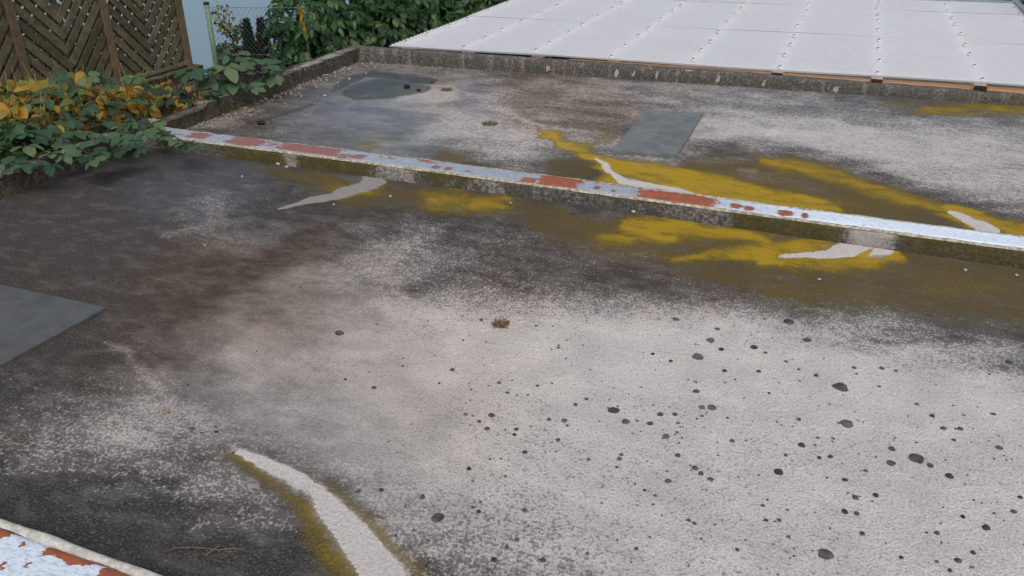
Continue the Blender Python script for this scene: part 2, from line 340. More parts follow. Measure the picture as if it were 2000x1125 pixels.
S_YELLOW = [
 ([(1210, 322, 6), (1330, 350, 16), (1450, 368, 18), (1600, 395, 14), (1760, 420, 10)], .9, .42), ([(1150, 455, 14), (1300, 452, 20), (1450, 470, 18), (1600, 490, 18), (1760, 500, 16)], .95, .34), ([(640, 380, 14), (780, 378, 14), (900, 392, 16), (990, 398, 12)], .95, .30),  # (points, softness, strength)
 ([(1050, 256, 4), (1120, 284, 8), (1158, 306, 12), (1182, 332, 17), (1188, 350, 18)], .6, 1),
 ([(1195, 316, 5), (1250, 333, 12), (1330, 352, 16), (1420, 374, 13), (1520, 392, 9), (1600, 404, 6)], .7, 1),
 ([(1470, 312, 8), (1560, 326, 10), (1640, 345, 12), (1700, 365, 11), (1800, 396, 10), (1880, 428, 10), (1905, 442, 8)], .8, .72),
 ([(1860, 408, 4), (1925, 430, 8), (2000, 455, 11), (2150, 500, 14)], .6, .95),
 ([(740, 285, 22)], .9, .42), ([(655, 268, 24)], .95, .30), ([(1170, 270, 16)], .9, .40), ([(1560, 395, 10), (1640, 408, 6)], .8, .6),
 ([(1800, 215, 4), (1900, 213, 8), (2000, 213, 8), (2200, 214, 8)], .8, .6),
 ([(560, 340, 6), (620, 352, 11), (675, 362, 10)], .7, .42), ([(668, 384, 6), (742, 366, 8)], .7, .5),
 ([(845, 392, 14), (900, 393, 14)], .75, .5), ([(945, 402, 12), (985, 396, 12)], .7, .55), ([(1112, 414, 12)], .8, .4),
 ([(1215, 435, 8), (1290, 440, 19), (1345, 440, 16), (1420, 452, 9), (1500, 462, 8)], .8, .66),
 ([(1180, 470, 10), (1300, 462, 8)], .9, .35),
 ([(1310, 512, 5), (1430, 500, 8), (1520, 490, 11), (1600, 476, 13), (1640, 464, 8)], .7, .66),
 ([(1490, 512, 8), (1620, 517, 9), (1700, 514, 12), (1765, 494, 9)], .75, .62), ([(1700, 494, 5), (1716, 486, 6)], .6, .8),
 ([(1765, 478, 6), (1880, 497, 7), (2000, 512, 7), (2200, 540, 7)], .8, .62),
 ([(1500, 570, 16), (1700, 585, 18)], .95, .28), ([(1800, 560, 16), (1960, 555, 16)], .95, .34),
 ([(462, 888, 5), (530, 938, 8), (575, 985, 15), (608, 1042, 20), (648, 1092, 25), (680, 1130, 28)], .7, .5),
 ([(620, 942, 5), (700, 1012, 6), (770, 1068, 7), (825, 1128, 9)], .8, .45)]
S_OLIVE = [
 ([(862, 298, 10), (900, 318, 16), (960, 338, 12), (1040, 345, 12), (1120, 345, 14)], .7, .95), ([(1085, 318, 18), (1130, 318, 22)], .8, .85),
 ([(1300, 350, 10), (1380, 330, 26), (1480, 345, 38), (1600, 372, 40), (1740, 398, 36), (1860, 430, 26), (2000, 470, 22), (2200, 520, 20)], .55, 1),
 ([(1180, 268, 18)], .9, .45), ([(1730, 200, 10), (1830, 205, 14), (2000, 208, 14), (2200, 210, 14)], .8, .75),
 ([(500, 332, 12), (600, 352, 18), (680, 368, 16)], .7, .7), ([(660, 392, 16), (780, 384, 20), (900, 396, 26), (1000, 404, 22), (1090, 420, 24)], .7, .8),
 ([(1060, 440, 30), (1150, 460, 38), (1300, 475, 52), (1450, 510, 62), (1600, 530, 76), (1800, 540, 84), (2000, 555, 88), (2200, 580, 88)], .35, .92),
 ([(455, 892, 10), (530, 945, 15), (575, 990, 24), (610, 1045, 32), (650, 1095, 36), (680, 1130, 38)], .7, .85),
 ([(600, 925, 8), (700, 1010, 12), (770, 1066, 15), (830, 1128, 18)], .7, .8), ([(30, 830, 40)], .95, .3)]
S_CLEAN = [
 ([(466, 882, 5), (500, 896, 10), (560, 920, 13), (600, 938, 12)], .25, 1),
 ([(614, 955, 12), (632, 985, 21), (668, 1022, 29), (710, 1072, 34), (752, 1130, 38)], .15, 1),
 ([(742, 350, 14), (718, 358, 14), (680, 374, 10), (630, 388, 8), (580, 399, 4), (540, 406, 1.5)], .3, 1),
 ([(1166, 312, 3), (1188, 330, 5), (1210, 348, 7), (1228, 361, 10), (1262, 362, 5), (1330, 370, 4), (1385, 386, 3)], .35, 1),
 ([(1852, 413, 2), (1888, 427, 6), (1920, 443, 11), (1942, 455, 9)], .3, 1), ([(1225, 250, 3), (1190, 262, 3)], .8, .35),
 ([(290, 745, 3), (330, 780, 4)], .9, .3)]
P_CLEAN = [[(1655, 455), (1757, 464), (1752, 488), (1722, 505), (1692, 502), (1712, 478), (1665, 500), (1600, 506), (1530, 503), (1515, 498), (1600, 490), (1642, 474)]]
S_BROWN = [([(400, 545, 70), (480, 560, 60)], .8, .8), ([(450, 560, 30), (560, 500, 26), (600, 480, 14)], .8, .9), ([(420, 500, 30), (430, 560, 30)], .8, .8), ([(100, 520, 140), (300, 560, 140), (200, 700, 120)], .9, .5),
 ([(1040, 205, 50), (1150, 225, 40), (1250, 235, 30)], .9, .9), ([(900, 150, 60), (1150, 160, 60)], .95, .6), ([(450, 200, 60), (540, 170, 30)], .9, .8),
 ([(620, 470, 60), (500, 600, 80)], .95, .45), ([(750, 560, 150), (850, 720, 170)], .95, .32), ([(380, 620, 110), (560, 640, 110)], .95, .45), ([(1000, 520, 80), (1300, 540, 60), (1420, 560, 50)], .9, .5)]
S_BLUE = [([(640, 250, 70), (760, 240, 80), (820, 290, 50)], .9, .95), ([(930, 180, 40)], .9, .8), ([(360, 370, 50), (480, 345, 40), (280, 380, 40)], .9, .7), ([(420, 410, 40)], .9, .3),  # far-left strokes put the sky and wall reflection on wet concrete into colour
 ([(1420, 200, 60), (1600, 215, 70), (1800, 245, 50), (2000, 260, 50)], .9, .55), ([(1900, 800, 220), (1700, 1050, 200)], .95, .35)]
S_WET = [([(668, 168, 16), (745, 150, 12), (840, 162, 12)], .8, .7), ([(640, 185, 50), (720, 215, 46), (820, 215, 34)], .9, .85), ([(640, 270, 40), (760, 262, 46)], .9, .7), ([(930, 180, 42)], .8, .75), ([(560, 215, 30)], .9, .5),
 ([(192, 346, 10), (230, 341, 12), (262, 337, 10), (300, 338, 9)], .6, 1), ([(300, 390, 80), (440, 360, 70)], .95, .38), ([(430, 215, 50), (520, 190, 30)], .9, .35), ([(200, 430, 140)], .95, .3)]

S_TONE = [    # local tones laid over the survey: points, softness, tone, strength
 ([(190, 347, 9), (230, 342, 11), (300, 338, 10)], .7, 40, 1), ([(205, 341, 7), (214, 337, 4)], .7, 120, .7), ([(20, 420, 30), (180, 380, 30), (330, 325, 20)], .95, 44, .6),  # second stroke paints the wet patch's small bright reflection as a pale tone
 ([(466, 882, 8), (560, 920, 16), (612, 950, 18), (625, 985, 30), (662, 1022, 40), (706, 1072, 46), (752, 1130, 50)], .4, 195, 1), ([(1530, 500, 8), (1640, 485, 16), (1750, 480, 14)], .5, 190, 1), ([(1166, 312, 5), (1210, 348, 9), (1262, 362, 7), (1385, 386, 5)], .5, 165, 1), ([(1852, 413, 4), (1942, 455, 12)], .5, 185, 1),
 ([(652, 178, 4), (688, 154, 6), (722, 144, 5), (790, 150, 7), (852, 161, 5)], .5, 58, 1), ([(780, 192, 8), (850, 188, 15), (895, 186, 17)], .35, 168, .85), ([(905, 172, 8), (905, 200, 6), (860, 207, 4)], .8, 122, .7),
 ([(560, 404, 5), (490, 420, 8), (425, 432, 5)], .9, 58, .85), ([(610, 465, 12), (545, 510, 16), (450, 550, 18)], .9, 68, .8), ([(350, 505, 9), (400, 530, 14), (430, 560, 16)], .9, 66, .75),
 ([(310, 464, 4), (400, 442, 8), (440, 430, 8)], .9, 112, .8), ([(425, 405, 26)], .95, 122, .7), ([(480, 425, 8), (400, 465, 10), (470, 470, 20)], .95, 108, .45),
 ([(300, 246, 4), (400, 240, 9), (470, 226, 7), (530, 200, 4)], .8, 128, .75), ([(480, 240, 3), (540, 226, 4), (610, 203, 3)], .8, 56, .8), ([(360, 236, 9), (385, 232, 7)], .9, 62, .6), ([(430, 205, 12), (500, 185, 12), (560, 165, 7)], .9, 58, .75),
 ([(1040, 236, 4), (1130, 248, 6), (1215, 256, 5)], .9, 96, .7), ([(1000, 200, 8), (1090, 215, 8)], .9, 104, .6), ([(1330, 190, 6), (1450, 205, 6), (1600, 222, 6)], .9, 108, .5), ([(1180, 160, 5), (1400, 172, 5)], .9, 148, .5),
 ([(940, 205, 5), (1000, 225, 5), (1060, 250, 4)], .9, 170, .6), ([(1060, 248, 3), (1180, 262, 4)], .9, 150, .6),
 ([(1370, 318, 8), (1450, 312, 5)], .9, 150, .5), ([(1400, 340, 9), (1500, 352, 8), (1610, 372, 8)], .9, 128, .45), ([(1440, 330, 3), (1476, 334, 4)], .9, 185, .8),
 ([(470, 862, 9), (560, 905, 10), (640, 940, 12), (730, 1010, 10)], .9, 98, .7), ([(440, 870, 8), (520, 945, 14), (560, 1000, 16)], .9, 92, .6),
 ([(205, 672, 4), (245, 688, 8), (282, 735, 9), (320, 775, 12), (370, 815, 9)], .95, 150, .7), ([(800, 565, 12), (900, 545, 10), (1010, 550, 14)], .95, 84, .6), ([(660, 545, 30), (740, 500, 26), (850, 455, 14)], .95, 150, .5), ([(620, 480, 20), (760, 462, 16)], .95, 80, .4),
 ([(1280, 495, 10), (1180, 500, 6)], .9, 122, .6), ([(1480, 530, 8), (1560, 540, 10)], .95, 108, .4), ([(1770, 535, 8), (1880, 540, 6)], .9, 108, .55), ([(1680, 655, 14), (1760, 668, 12)], .9, 128, .5)]
def stained_roof(name, xs, ys, tab, sx, sy, far):
    zf = lambda X, Y: .004 * (fbm(X * 1.7, Y * 1.7, 3) - .5)
    me, X, Y, Z = grid_mesh(name, xs, ys, zf, M_roof)
    px, py = proj(np.stack([X, Y, Z * 0], -1))
    wx, wy = fbm(X * 9 + 3, Y * 9, 4) - .5, fbm(X * 9 - 40, Y * 9 + 11, 4) - .5     # ragged outlines
    fx, fy = fbm(X * 2.2 + 30, Y * 3.5, 3) - .5, fbm(X * 2.2 - 4, Y * 3.5 + 8, 3) - .5
    sc = 1.0 if not far else .75
    qx, qy = px + wx * 60 * sc + fx * 50, py + wy * 15 * sc + fy * 11
    L = survey(tab, px + fx * 50 + wx * 20, py + (fy * 22 + wy * 12) * (.6 if far else 1.), sx, sy)
    L = L * (1 + .30 * (fbm(X * 5, Y * 7, 4) - .5) * 2 * np.clip((190 - L) / 60, .25, 1))
    for p, sf, v, a in S_TONE: L = L + (v - L) * a * stroke(px + wx * 22 + fx * 12, py + (wy * 10 + fy * 5) * sc, p, sf)
    lin = lambda v: np.clip(v / 255, 0, 1) ** 2.2
    cov = np.clip((lin(198.) - lin(L)) / (lin(198.) - lin(56.)), 0, 1)
    # the cover reads darker by eye than its mean
    acc = lambda S: np.minimum(1, sum(stroke(qx, qy, p, s) * v for p, s, v in S))
    yel, oli = acc([([(x, y, r * 1.55) for x, y, r in p], .999, v) for p, s, v in S_YELLOW]), acc([(p, min(.98, s + .2), v) for p, s, v in S_OLIVE])
    ang_ = -.35; U_, V_ = X * math.cos(ang_) - Y * math.sin(ang_), X * math.sin(ang_) + Y * math.cos(ang_)
    yel = .98 * yel ** 1.1 * (.50 + .95 * fbm(X * 3.2 + fx * 2, Y * 13 + fy * 3, 4)); oli = oli * (.42 + 1.05 * fbm(X * 2.6 + 9, Y * 10, 4))
    cln = np.max([stroke(px + wx * 20, py + wy * 9, p, min(.9, s * 2.4)) * v for p, s, v in S_CLEAN] + [poly_in(px + wx * 22, py + wy * 9, P, 6) for P in P_CLEAN], 0)
    bro, blu, wet = acc(S_BROWN), acc(S_BLUE), acc(S_WET)
    inside = py > 105                        # all surveyed stains lie below this row
    cq = np.clip(cov, .012, .988); u_ = np.where(cq < .5, cq, 1 - cq); w_ = np.sqrt(-2 * np.log(u_))
    zq = w_ - (2.515517 + .802853 * w_ + .010328 * w_ ** 2) / (1 + 1.432788 * w_ + .189269 * w_ ** 2 + .001308 * w_ ** 3)
    thresh = .5 + np.where(cq < .5, zq, -zq) * .078
    for nme, a in (('cover', cov), ('thresh', thresh), ('yellow', yel), ('olive', np.clip(oli, 0, 1)), ('clean', cln), ('brown', bro), ('blue', blu), ('wet', wet)):
        set_attr(me, nme, a * inside if nme not in ('cover', 'thresh') else a)
    soft = .44 + .42 * stroke(px, py, [(480, 660, 150), (620, 760, 170), (760, 820, 160)], .8) + .15 * stroke(px, py, [(100, 450, 200), (300, 640, 220), (250, 720, 150)], .7) + .35 * stroke(px, py, [(700, 230, 150)], .8) + .2 * stroke(px, py, [(600, 620, 180)], .8)
    set_attr(me, 'soft', np.clip(soft + .2 * oli, 0, .86))
    o = bpy.data.objects.new(name, me); C.objects.link(o); return o
XR = 3.6
near = stained_roof('garage_roof', np.linspace(-4.30, XR, 500), np.linspace(1.09, 4.125, 200), NEAR, 55, 20, False)
tag(near, 'near garage roof of pale speckled concrete with black lichen spots and dark stains', 'roof', None, 'structure')
farr = stained_roof('garage_roof', np.linspace(-4.30, XR, 500), np.linspace(4.22, 7.62, 220), FAR, 42, 11, True)
tag(farr, 'far garage roof with yellow moss streaks and a puddle in its corner', 'roof', None, 'structure')
m = MB(); m.box((-.35, -.35, -.02), (7.9, 2.54, .03))
own = m.build('garage_roof', simple('plain_roof_concrete', (.28, .265, .25), (.42, .40, .38), 18, .9))
tag(own, 'pale garage roof under the photographer, in front of the rusty white cap', 'roof', None, 'structure')

# ground far below, reaching the horizon
me, *_ = grid_mesh('garden_ground', np.linspace(-150, 150, 61), np.linspace(-60, 240, 61), lambda X, Y: np.full_like(X, -2.6), simple('yard_ground', (.05, .055, .03), (.10, .095, .06), 3, .95, bump=.02))
tag(bpy.data.objects.new('ground', me), 'low yard ground around the garages', None, None, 'structure'); C.objects.link(bpy.data.objects['ground'])
m = MB(); v = []
ys_ = np.linspace(-6, 24, 31); xs_ = np.linspace(-24, -4.41, 25)
me, *_ = grid_mesh('garden_ground', xs_, ys_, lambda X, Y: -.72 - .55 * np.clip((-6.2 - X) / 1.2, 0, 1) * np.clip((Y - 5.5) / 1., 0, 1) + .10 * (fbm(X, Y) - .5), simple('garden_soil', (.020, .018, .012), (.05, .042, .026), 12, .95, bump=.03))
go = bpy.data.objects.new('garden_ground', me); C.objects.link(go); tag(go, 'dark garden soil behind the garage parapet', None, None, 'structure')

# ------------------------------------------------------------------ kerbs and parapets
def kerb(name, x0, x1, front, back, hz, label, cat, moss, clean, lichen, along_y=False, n=None, base=-.05, rough=.006):
    """a rough concrete upstand; front/back/hz give its lines along x"""
    n = n or max(8, int((x1 - x0) / .018))
    xs = np.linspace(x0, x1, n); prof = []
    for x in xs:
        f, b, h = front(x), back(x), hz(x)
        zz = lambda t: base + (h - base) * t
        prof.append([(f, base), (f, zz(.5)), (f + .002, zz(.68)), (f + .002, zz(.84)), (f + .004, h - .008), (f + .012, h), (f + (b - f) * .5, h + .003), (b - .012, h), (b - .002, h - .01), (b, zz(.5)), (b, base)])
    P = np.array(prof); k = P.shape[1]
    X = np.repeat(xs[:, None], k, 1); Y, Z = P[..., 0].copy(), P[..., 1].copy()
    nz = fbm(X * 14, Z * 30 + Y * 14, 4) - .5; n2 = fbm(X * 60, Z * 60 + Y * 40 + 9, 2) - .5
    Y += (nz * rough * 2 + n2 * rough); Z[:, 4:8] += (fbm(X * 8, Y * 20) - .5)[:, 4:8] * rough * 1.6
    co = np.stack([Y, X, Z] if along_y else [X, Y, Z], -1).reshape(-1, 3)
    i = np.arange(n * k).reshape(n, k)
    q = np.stack([i[:-1, :-1], i[1:, :-1], i[1:, 1:], i[:-1, 1:]], -1).reshape(-1, 4)
    if along_y: q = q[:, ::-1]
    me = bpy.data.meshes.new(name); me.from_pydata(co.tolist(), [], q.tolist() + [list(i[0]), list(i[-1][::-1])])
    me.polygons.foreach_set('use_smooth', [True] * len(me.polygons)); me.materials.append(M_kerb)
    for nm_, fn in (('moss', moss), ('clean', clean), ('lichen', lichen)): set_attr(me, nm_, fn(X, Y, Z))
    o = bpy.data.objects.new(name, me); C.objects.link(o); tag(o, label, cat); return o
zero = lambda X, Y, Z: X * 0
def bands(L, s=.085): return lambda X, Y, Z: np.clip(sum(v * sm(X, a - s, a + s) * (1 - sm(X, b - s, b + s)) for a, b, v in L), 0, 1)
def px_x(x, y): return un(x, y, .05)[0]
DF = lambda x: 4.075 + .021 * (x + 4.18)          # divider front line
DZ = .082
def DZF(x): return .083 - .018 * min(1, max(0, (x + 2.4) / 3.2))
divider = empty('divider_kerb', (-4.55, DF(-4.55), 0), 'long low concrete kerb with a painted metal cap between the two garage roofs', 'kerb')
dclean = bands([(px_x(690, 355), px_x(790, 365), .55), (px_x(900, 375), px_x(968, 382), .5), (px_x(1300, 420), px_x(1420, 440), .42), (px_x(1655, 455), px_x(1752, 475), 1.), (px_x(530, 320), px_x(560, 325), .7), (px_x(235, 280), px_x(300, 290), .35)])
dmoss = lambda X, Y, Z: np.clip(.25 + .55 * bands([(px_x(420, 300), px_x(690, 350), 1), (px_x(1420, 440), px_x(1650, 470), 1), (px_x(1760, 480), 3.6, 1.1), (px_x(790, 365), px_x(900, 375), .6)], .08)(X, Y, Z) + .35 * sm(Z, .045, .075), 0, 1)
dk = kerb('kerb_concrete', -4.56, XR, DF, lambda x: DF(x) + .185, DZF, None, None, dmoss, dclean, zero)
dk.parent = divider; dk.location = -divider.location
nearkerb = empty('near_kerb', (-4.55, 1.11, 0), 'white rust-patched metal capped kerb in the bottom left corner', 'kerb')
nk = kerb('kerb_concrete', -4.56, XR, lambda x: .90, lambda x: 1.112, lambda x: .076, None, None, lambda X, Y, Z: X * 0 + .1, lambda X, Y, Z: X * 0 + .55, zero)
nk.parent = nearkerb; nk.location = -nearkerb.location

def cap(parent, x0, x1, f, w, z, rustf, dullf, freshf, edgef, lip=.006):
    xs = np.arange(x0, x1, .012); vs_ = np.linspace(0, 1, 13)
    X, V = np.meshgrid(xs, vs_); f_ = np.vectorize(f)(xs)[None, :]
    Y = f_ + V * w
    zl = np.vectorize(z)(xs)[None, :] if callable(z) else z
    Z = zl + lip * sm(V, .82, .93) * (1 - sm(V, .95, 1)) + (fbm(X * 3, V * 2, 3) - .5) * .008 + (fbm(X * 40, Y * 40, 2) - .5) * .0016
    Z = np.where((V < .01) | (V > .99), zl - .012, Z)
    me, *_ = grid_mesh('metal_cap', xs, vs_, lambda a, b: a * 0, M_cap)
    me.vertices.foreach_set('co', np.stack([X, Y, Z], -1).ravel()); me.update()
    for nme, fn in (('rust', rustf), ('dull', dullf), ('fresh', freshf), ('edge', edgef)): set_attr(me, nme, fn(X, V))
    o = bpy.data.objects.new('metal_cap', me); C.objects.link(o); o.parent = parent; o.location = -parent.location; return o
def spots(L):                                # rust patches: photo x-range on the divider, across-range, strength
    def fn(X, V):
        r = X * 0
        for a, b, v0, v1, s in L:
            xa, xb = un(a, 262 + (a - 300) * .135, .085)[0], un(b, 262 + (b - 300) * .135, .085)[0]; e = min(.09, (xb - xa) * .45)
            r = np.maximum(r, s * sm(X, xa - e, xa + e) * (1 - sm(X, xb - e, xb + e)) * sm(V, v0 - .08, v0 + .08) * (1 - sm(V, v1 - .08, v1 + .08)))
        return r
    return fn
DR = spots([(356, 394, .1, .9, .95), (436, 500, .05, .95, 1), (500, 530, .3, 1., .55), (530, 650, .1, 1., 1), (640, 690, .0, .6, .62), (675, 702, .1, .7, .85), (720, 760, .5, 1.2, .5), (780, 850, .7, 1.2, .62), (832, 850, .1, .6, .8), (858, 872, .1, .6, .8), (896, 912, .2, .5, .55),
            (1008, 1040, 0, .5, .95), (1040, 1120, .0, 1., 1), (1100, 1125, -.2, .5, .7), (1148, 1164, .2, .6, .8), (1184, 1198, .1, .5, .75), (1234, 1390, .0, .9, 1), (1300, 1345, .5, .9, -.0), (1420, 1442, .15, .7, .9), (1448, 1468, .1, .6, .9), (1514, 1546, .05, .65, .95), (1562, 1576, .1, .6, .8), (1130, 1250, .85, 1.3, .62), (1480, 1620, .88, 1.3, .6), (1720, 1990, .92, 1.3, .6)])
dcap = cap(divider, -4.55, XR, lambda x: DF(x) + .022,   .142, lambda x: DZF(x) + .008, DR, lambda X, V: 1 - sm(X, -2.2, -1.2), lambda X, V: sm(X, -1.0, .2), lambda X, V: .5 * sm(V, .93, .99) * sm(X, -2.6, -2.2))
M_bead = mortar_material('stained_mortar', (.25, .215, .13), (.50, .48, .43))
def bead_(parent, y, w, z, x0, x1, mat, h=.012):
    yf = y if callable(y) else (lambda x: y)
    m = MB(); xs = np.arange(x0, x1, .02); k = 6; pts = []
    for x in xs:
        ww = w * (.7 + .6 * float(vnoise(np.array(x * 9), np.array(2.5)))); hh = h * (.7 + .6 * float(vnoise(np.array(x * 14), np.array(5.5))))
        for j in range(k):
            t = math.pi * j / (k - 1); pts.append((x, yf(x) - math.cos(t) * ww / 2, (z(x) if callable(z) else z) - .006 + math.sin(t) * hh))
    f = [(i * k + j, (i + 1) * k + j, (i + 1) * k + j + 1, i * k + j + 1) for i in range(len(xs) - 1) for j in range(k - 1)]
    m.add(pts, f); return child(m, 'mortar_edge', mat, parent, True)
bead_(divider, lambda x: DF(x) + .016, .026, lambda x: DZF(x) + .004, -4.5, XR, M_bead, .010)
bead_(divider, lambda x: DF(x) + .172, .022, lambda x: DZF(x) + .004, -4.5, XR, M_bead, .012)
NPATCH = [[(-60, 985), (12, 1018), (38, 1028), (40, 1038), (20, 1043), (-60, 1068)], [(108, 1058), (130, 1056), (175, 1072), (224, 1090), (216, 1102), (170, 1104), (130, 1100), (118, 1092), (110, 1080), (75, 1087), (88, 1074)],
          [(190, 1116), (225, 1103), (250, 1105), (300, 1122), (380, 1150), (200, 1150)], [(34, 1060), (48, 1055), (54, 1062), (40, 1068)], [(48, 1104), (58, 1093), (60, 1100), (50, 1110)], [(-10, 1104), (14, 1092), (12, 1104), (-8, 1116)]]
def NRUST(X, V):                             # bare rusty patches where the white paint has come off the near cap
    px, py = proj(np.stack([X, .93 + V * .145, X * 0 + .086], -1))
    wx, wy = (fbm(X * 30, V * 9, 3) - .5) * 16, (fbm(X * 30 + 50, V * 9 + 7, 3) - .5) * 8
    return .95 * np.max([poly_in(px + wx, py + wy, P, 5) for P in NPATCH], 0) + .02
ncap = cap(nearkerb, -4.55, XR, lambda x: .93, .145, .084, NRUST, lambda X, V: X * 0, lambda X, V: X * 0 + .8, lambda X, V: .35 * sm(V, .93, .98) * sm(fbm(X * 7, V * 0 + 2), .5, .6), lip=.002)
bead_(nearkerb, 1.088, .032, .080, -4.5, XR, mortar_material('grey_white_mortar', (.42, .41, .37), (.62, .61, .57)), .0085)
# far kerb: slightly skewed, lower to the right
FK = lambda x: 6.90 + .098 * (x + 4.27) if x < -1.4 else 7.181 + .088 * (x + 1.4)
FZ = lambda x: .136 - .008 * (x + 4.3) if x < -1 else .1096 - .015 * (x + 1)
lich = [(un(px, py, .07)[0], z, r) for px, py, z, r in ((1190, 150, .05, .035), (1205, 160, .02, .03), (1220, 155, .06, .03), (1275, 150, .05, .022), (1300, 152, .08, .02), (1395, 160, .05, .022), (1450, 165, .05, .018), (1487, 167, .05, .03), (1553, 167, .05, .02), (1578, 168, .05, .014), (1602, 163, .07, .03), (1618, 175, .04, .018), (1632, 178, .03, .028), (1672, 173, .05, .02), (1686, 174, .045, .02), (1050, 142, .06, .03), (1330, 158, .06, .02), (1360, 156, .08, .02))]
def far_lichen(X, Y, Z):
    r = X * 0
    for x, z, s in lich: r = np.maximum(r, np.exp(-((X - x) ** 2 + ((Z - z) * 1.0) ** 2) / (s * .62) ** 2 * .8))
    top = sm(Z, .085, .10) * sm(X, -2.2, -1.5) * (1 - sm(X, 0, .5)) * .55 * fbm(X * 9, Y * 9)
    return np.maximum(r, top)
far_k = kerb('far_kerb', -4.40, XR, FK, lambda x: FK(x) + .115, FZ, 'dark weathered concrete kerb with pale lichen dots along the carport edge', 'kerb',
             lambda X, Y, Z: .12 + .5 * sm(X, .6, 1.6), lambda X, Y, Z: .12 * sm(Z, .09, .12), far_lichen, base=-.3)
par = kerb('parapet_wall', .3, 7.02, lambda y: -4.295, lambda y: -4.405, lambda y: .125 + (.006 if y > 6 else 0) - .03 * (1 if 4.3 < y < 4.75 else 0), 'mossy dark concrete parapet along the left edge of both garage roofs', 'parapet',
           lambda X, Y, Z: .35 + .3 * fbm(X * 2, Z * 4), lambda X, Y, Z: .42 * sm(Z, .10, .12), lambda X, Y, Z: .5 * sm(Z, .11, .125) * (fbm(X * 6, Y * 6) > .55), along_y=True, base=-.8, rough=.009)
# ------------------------------------------------------------------ puddles
def water():                                 # a thin clear film: what lies under it shows, the sky and the hedge reflect in it
    k = NM('puddle_water'); fr = k.n('ShaderNodeFresnel'); fr.inputs[0].default_value = 1.33
    bp = k.n('ShaderNodeBump'); bp.inputs['Strength'].default_value = .2; bp.inputs['Distance'].default_value = .0015; k.link(k.noise(9, 2), bp.inputs['Height'])
    gl = k.n('ShaderNodeBsdfGlossy'); gl.inputs['Roughness'].default_value = .03; tp = k.n('ShaderNodeBsdfTransparent'); tp.inputs[0].default_value = (.70, .66, .58, 1)
    for q in (fr, gl): k.link(bp.outputs[0], q.inputs['Normal'])
    mx = k.n('ShaderNodeMixShader'); k.link(fr.outputs[0], mx.inputs[0]); k.link(tp.outputs[0], mx.inputs[1]); k.link(gl.outputs[0], mx.inputs[2]); k.link(mx.outputs[0], k.o.inputs[0])
    return k.m
M_water = water()
def blob_sheet(name, pts, z, mat, jit=.02, parent=None):
    P = []; K = [np.array(un(*q, z)) for q in pts]; n = len(K)
    for i in range(n):
        p0, p1, p2, p3 = K[i - 1], K[i], K[(i + 1) % n], K[(i + 2) % n]
        for t in np.linspace(0, 1, 9)[:-1]:
            q = .5 * (2 * p1 + (p2 - p0) * t + (2 * p0 - 5 * p1 + 4 * p2 - p3) * t * t + (3 * p1 - p0 - 3 * p2 + p3) * t ** 3)
            P.append((q[0] + (float(fbm(np.array(q[0] * 7), np.array(q[1] * 7))) - .5) * jit * 4, q[1] + (float(fbm(np.array(q[0] * 7 + 40), np.array(q[1] * 7))) - .5) * jit * 4, z))
    m = MB(); c = np.mean(P, 0); m.add(P + [tuple(c)], [(i, (i + 1) % len(P), len(P)) for i in range(len(P))])
    a2 = sum(P[i][0] * P[(i + 1) % len(P)][1] - P[(i + 1) % len(P)][0] * P[i][1] for i in range(len(P)))
    if a2 < 0: m.f = [q[::-1] for q in m.f]      # face up
    return m.build(name, mat, parent)
pud = blob_sheet('puddle', [(668, 178), (680, 170), (704, 160), (742, 153), (790, 159), (826, 165), (841, 170), (832, 178), (800, 184), (762, 189), (715, 194), (685, 192)], .0065, M_water)
tag(pud, 'shallow rain puddle in the far left corner of the far roof', None, None, 'structure')

# ------------------------------------------------------------------ lichen spots on the near roof
SPOTS = [(1199, 802, 11), (1222, 824, 8), (1390, 797, 9), (1371, 796, 6), (1363, 697, 11), (1388, 665, 9), (1360, 765, 6), (1301, 853, 7), (1102, 822, 6), (952, 838, 6), (910, 810, 4), (1009, 839, 5), (1025, 884, 5), (1090, 860, 4), (916, 916, 5), (855, 1011, 12), (731, 758, 5), (975, 748, 4), (1290, 810, 6), (1270, 828, 6), (1318, 810, 5), (1324, 890, 6), (1358, 915, 6), (1369, 926, 6), (1305, 940, 6), (1210, 897, 5), (1214, 889, 4), (1072, 820, 4), (1124, 791, 4), (1145, 780, 4), (1541, 629, 11), (1576, 665, 8), (1473, 679, 8), (1409, 683, 6), (1401, 643, 5), (1641, 756, 14), (1654, 828, 12), (1790, 896, 14), (1521, 923, 9), (1565, 870, 7), (1430, 862, 5), (1741, 877, 6), (1740, 905, 8), (1855, 931, 7), (1817, 910, 6), (1651, 938, 5), (1671, 973, 6), (1710, 968, 5), (1926, 1031, 7), (1612, 1084, 14), (1684, 1043, 5), (1650, 1000, 6), (1673, 1004, 5), (1951, 875, 6), (1875, 838, 5), (1970, 708, 6), (1594, 734, 5), (1821, 813, 5), (1871, 1096, 6), (1830, 1042, 5), (1243, 1073, 4), (1345, 1017, 4), (1522, 1017, 4), (663, 651, 9), (1980, 1000, 5), (1992, 972, 4), (1535, 707, 4), (1668, 719, 4), (1790, 790, 4), (940, 625, 4), (1415, 725, 5), (1482, 726, 5), (1320, 624, 7), (1310, 706, 4), (1275, 692, 4), (1245, 823, 3), (1090, 680, 3), (700, 960, 5), (745, 958, 5), (825, 972, 6), (935, 1000, 5), (1025, 998, 5), (1010, 1055, 5), (990, 1070, 5), (965, 1094, 6), (1060, 1095, 6), (375, 838, 5), (1495, 690, 4), (1722, 720, 5), (1750, 725, 4), (1880, 1010, 4), (1900, 1080, 4), (1760, 1090, 4), (1855, 1115, 4), (1440, 1075, 4), (1560, 820, 4), (1535, 890, 4), (1600, 895, 4), (1622, 893, 5)]
m = MB()
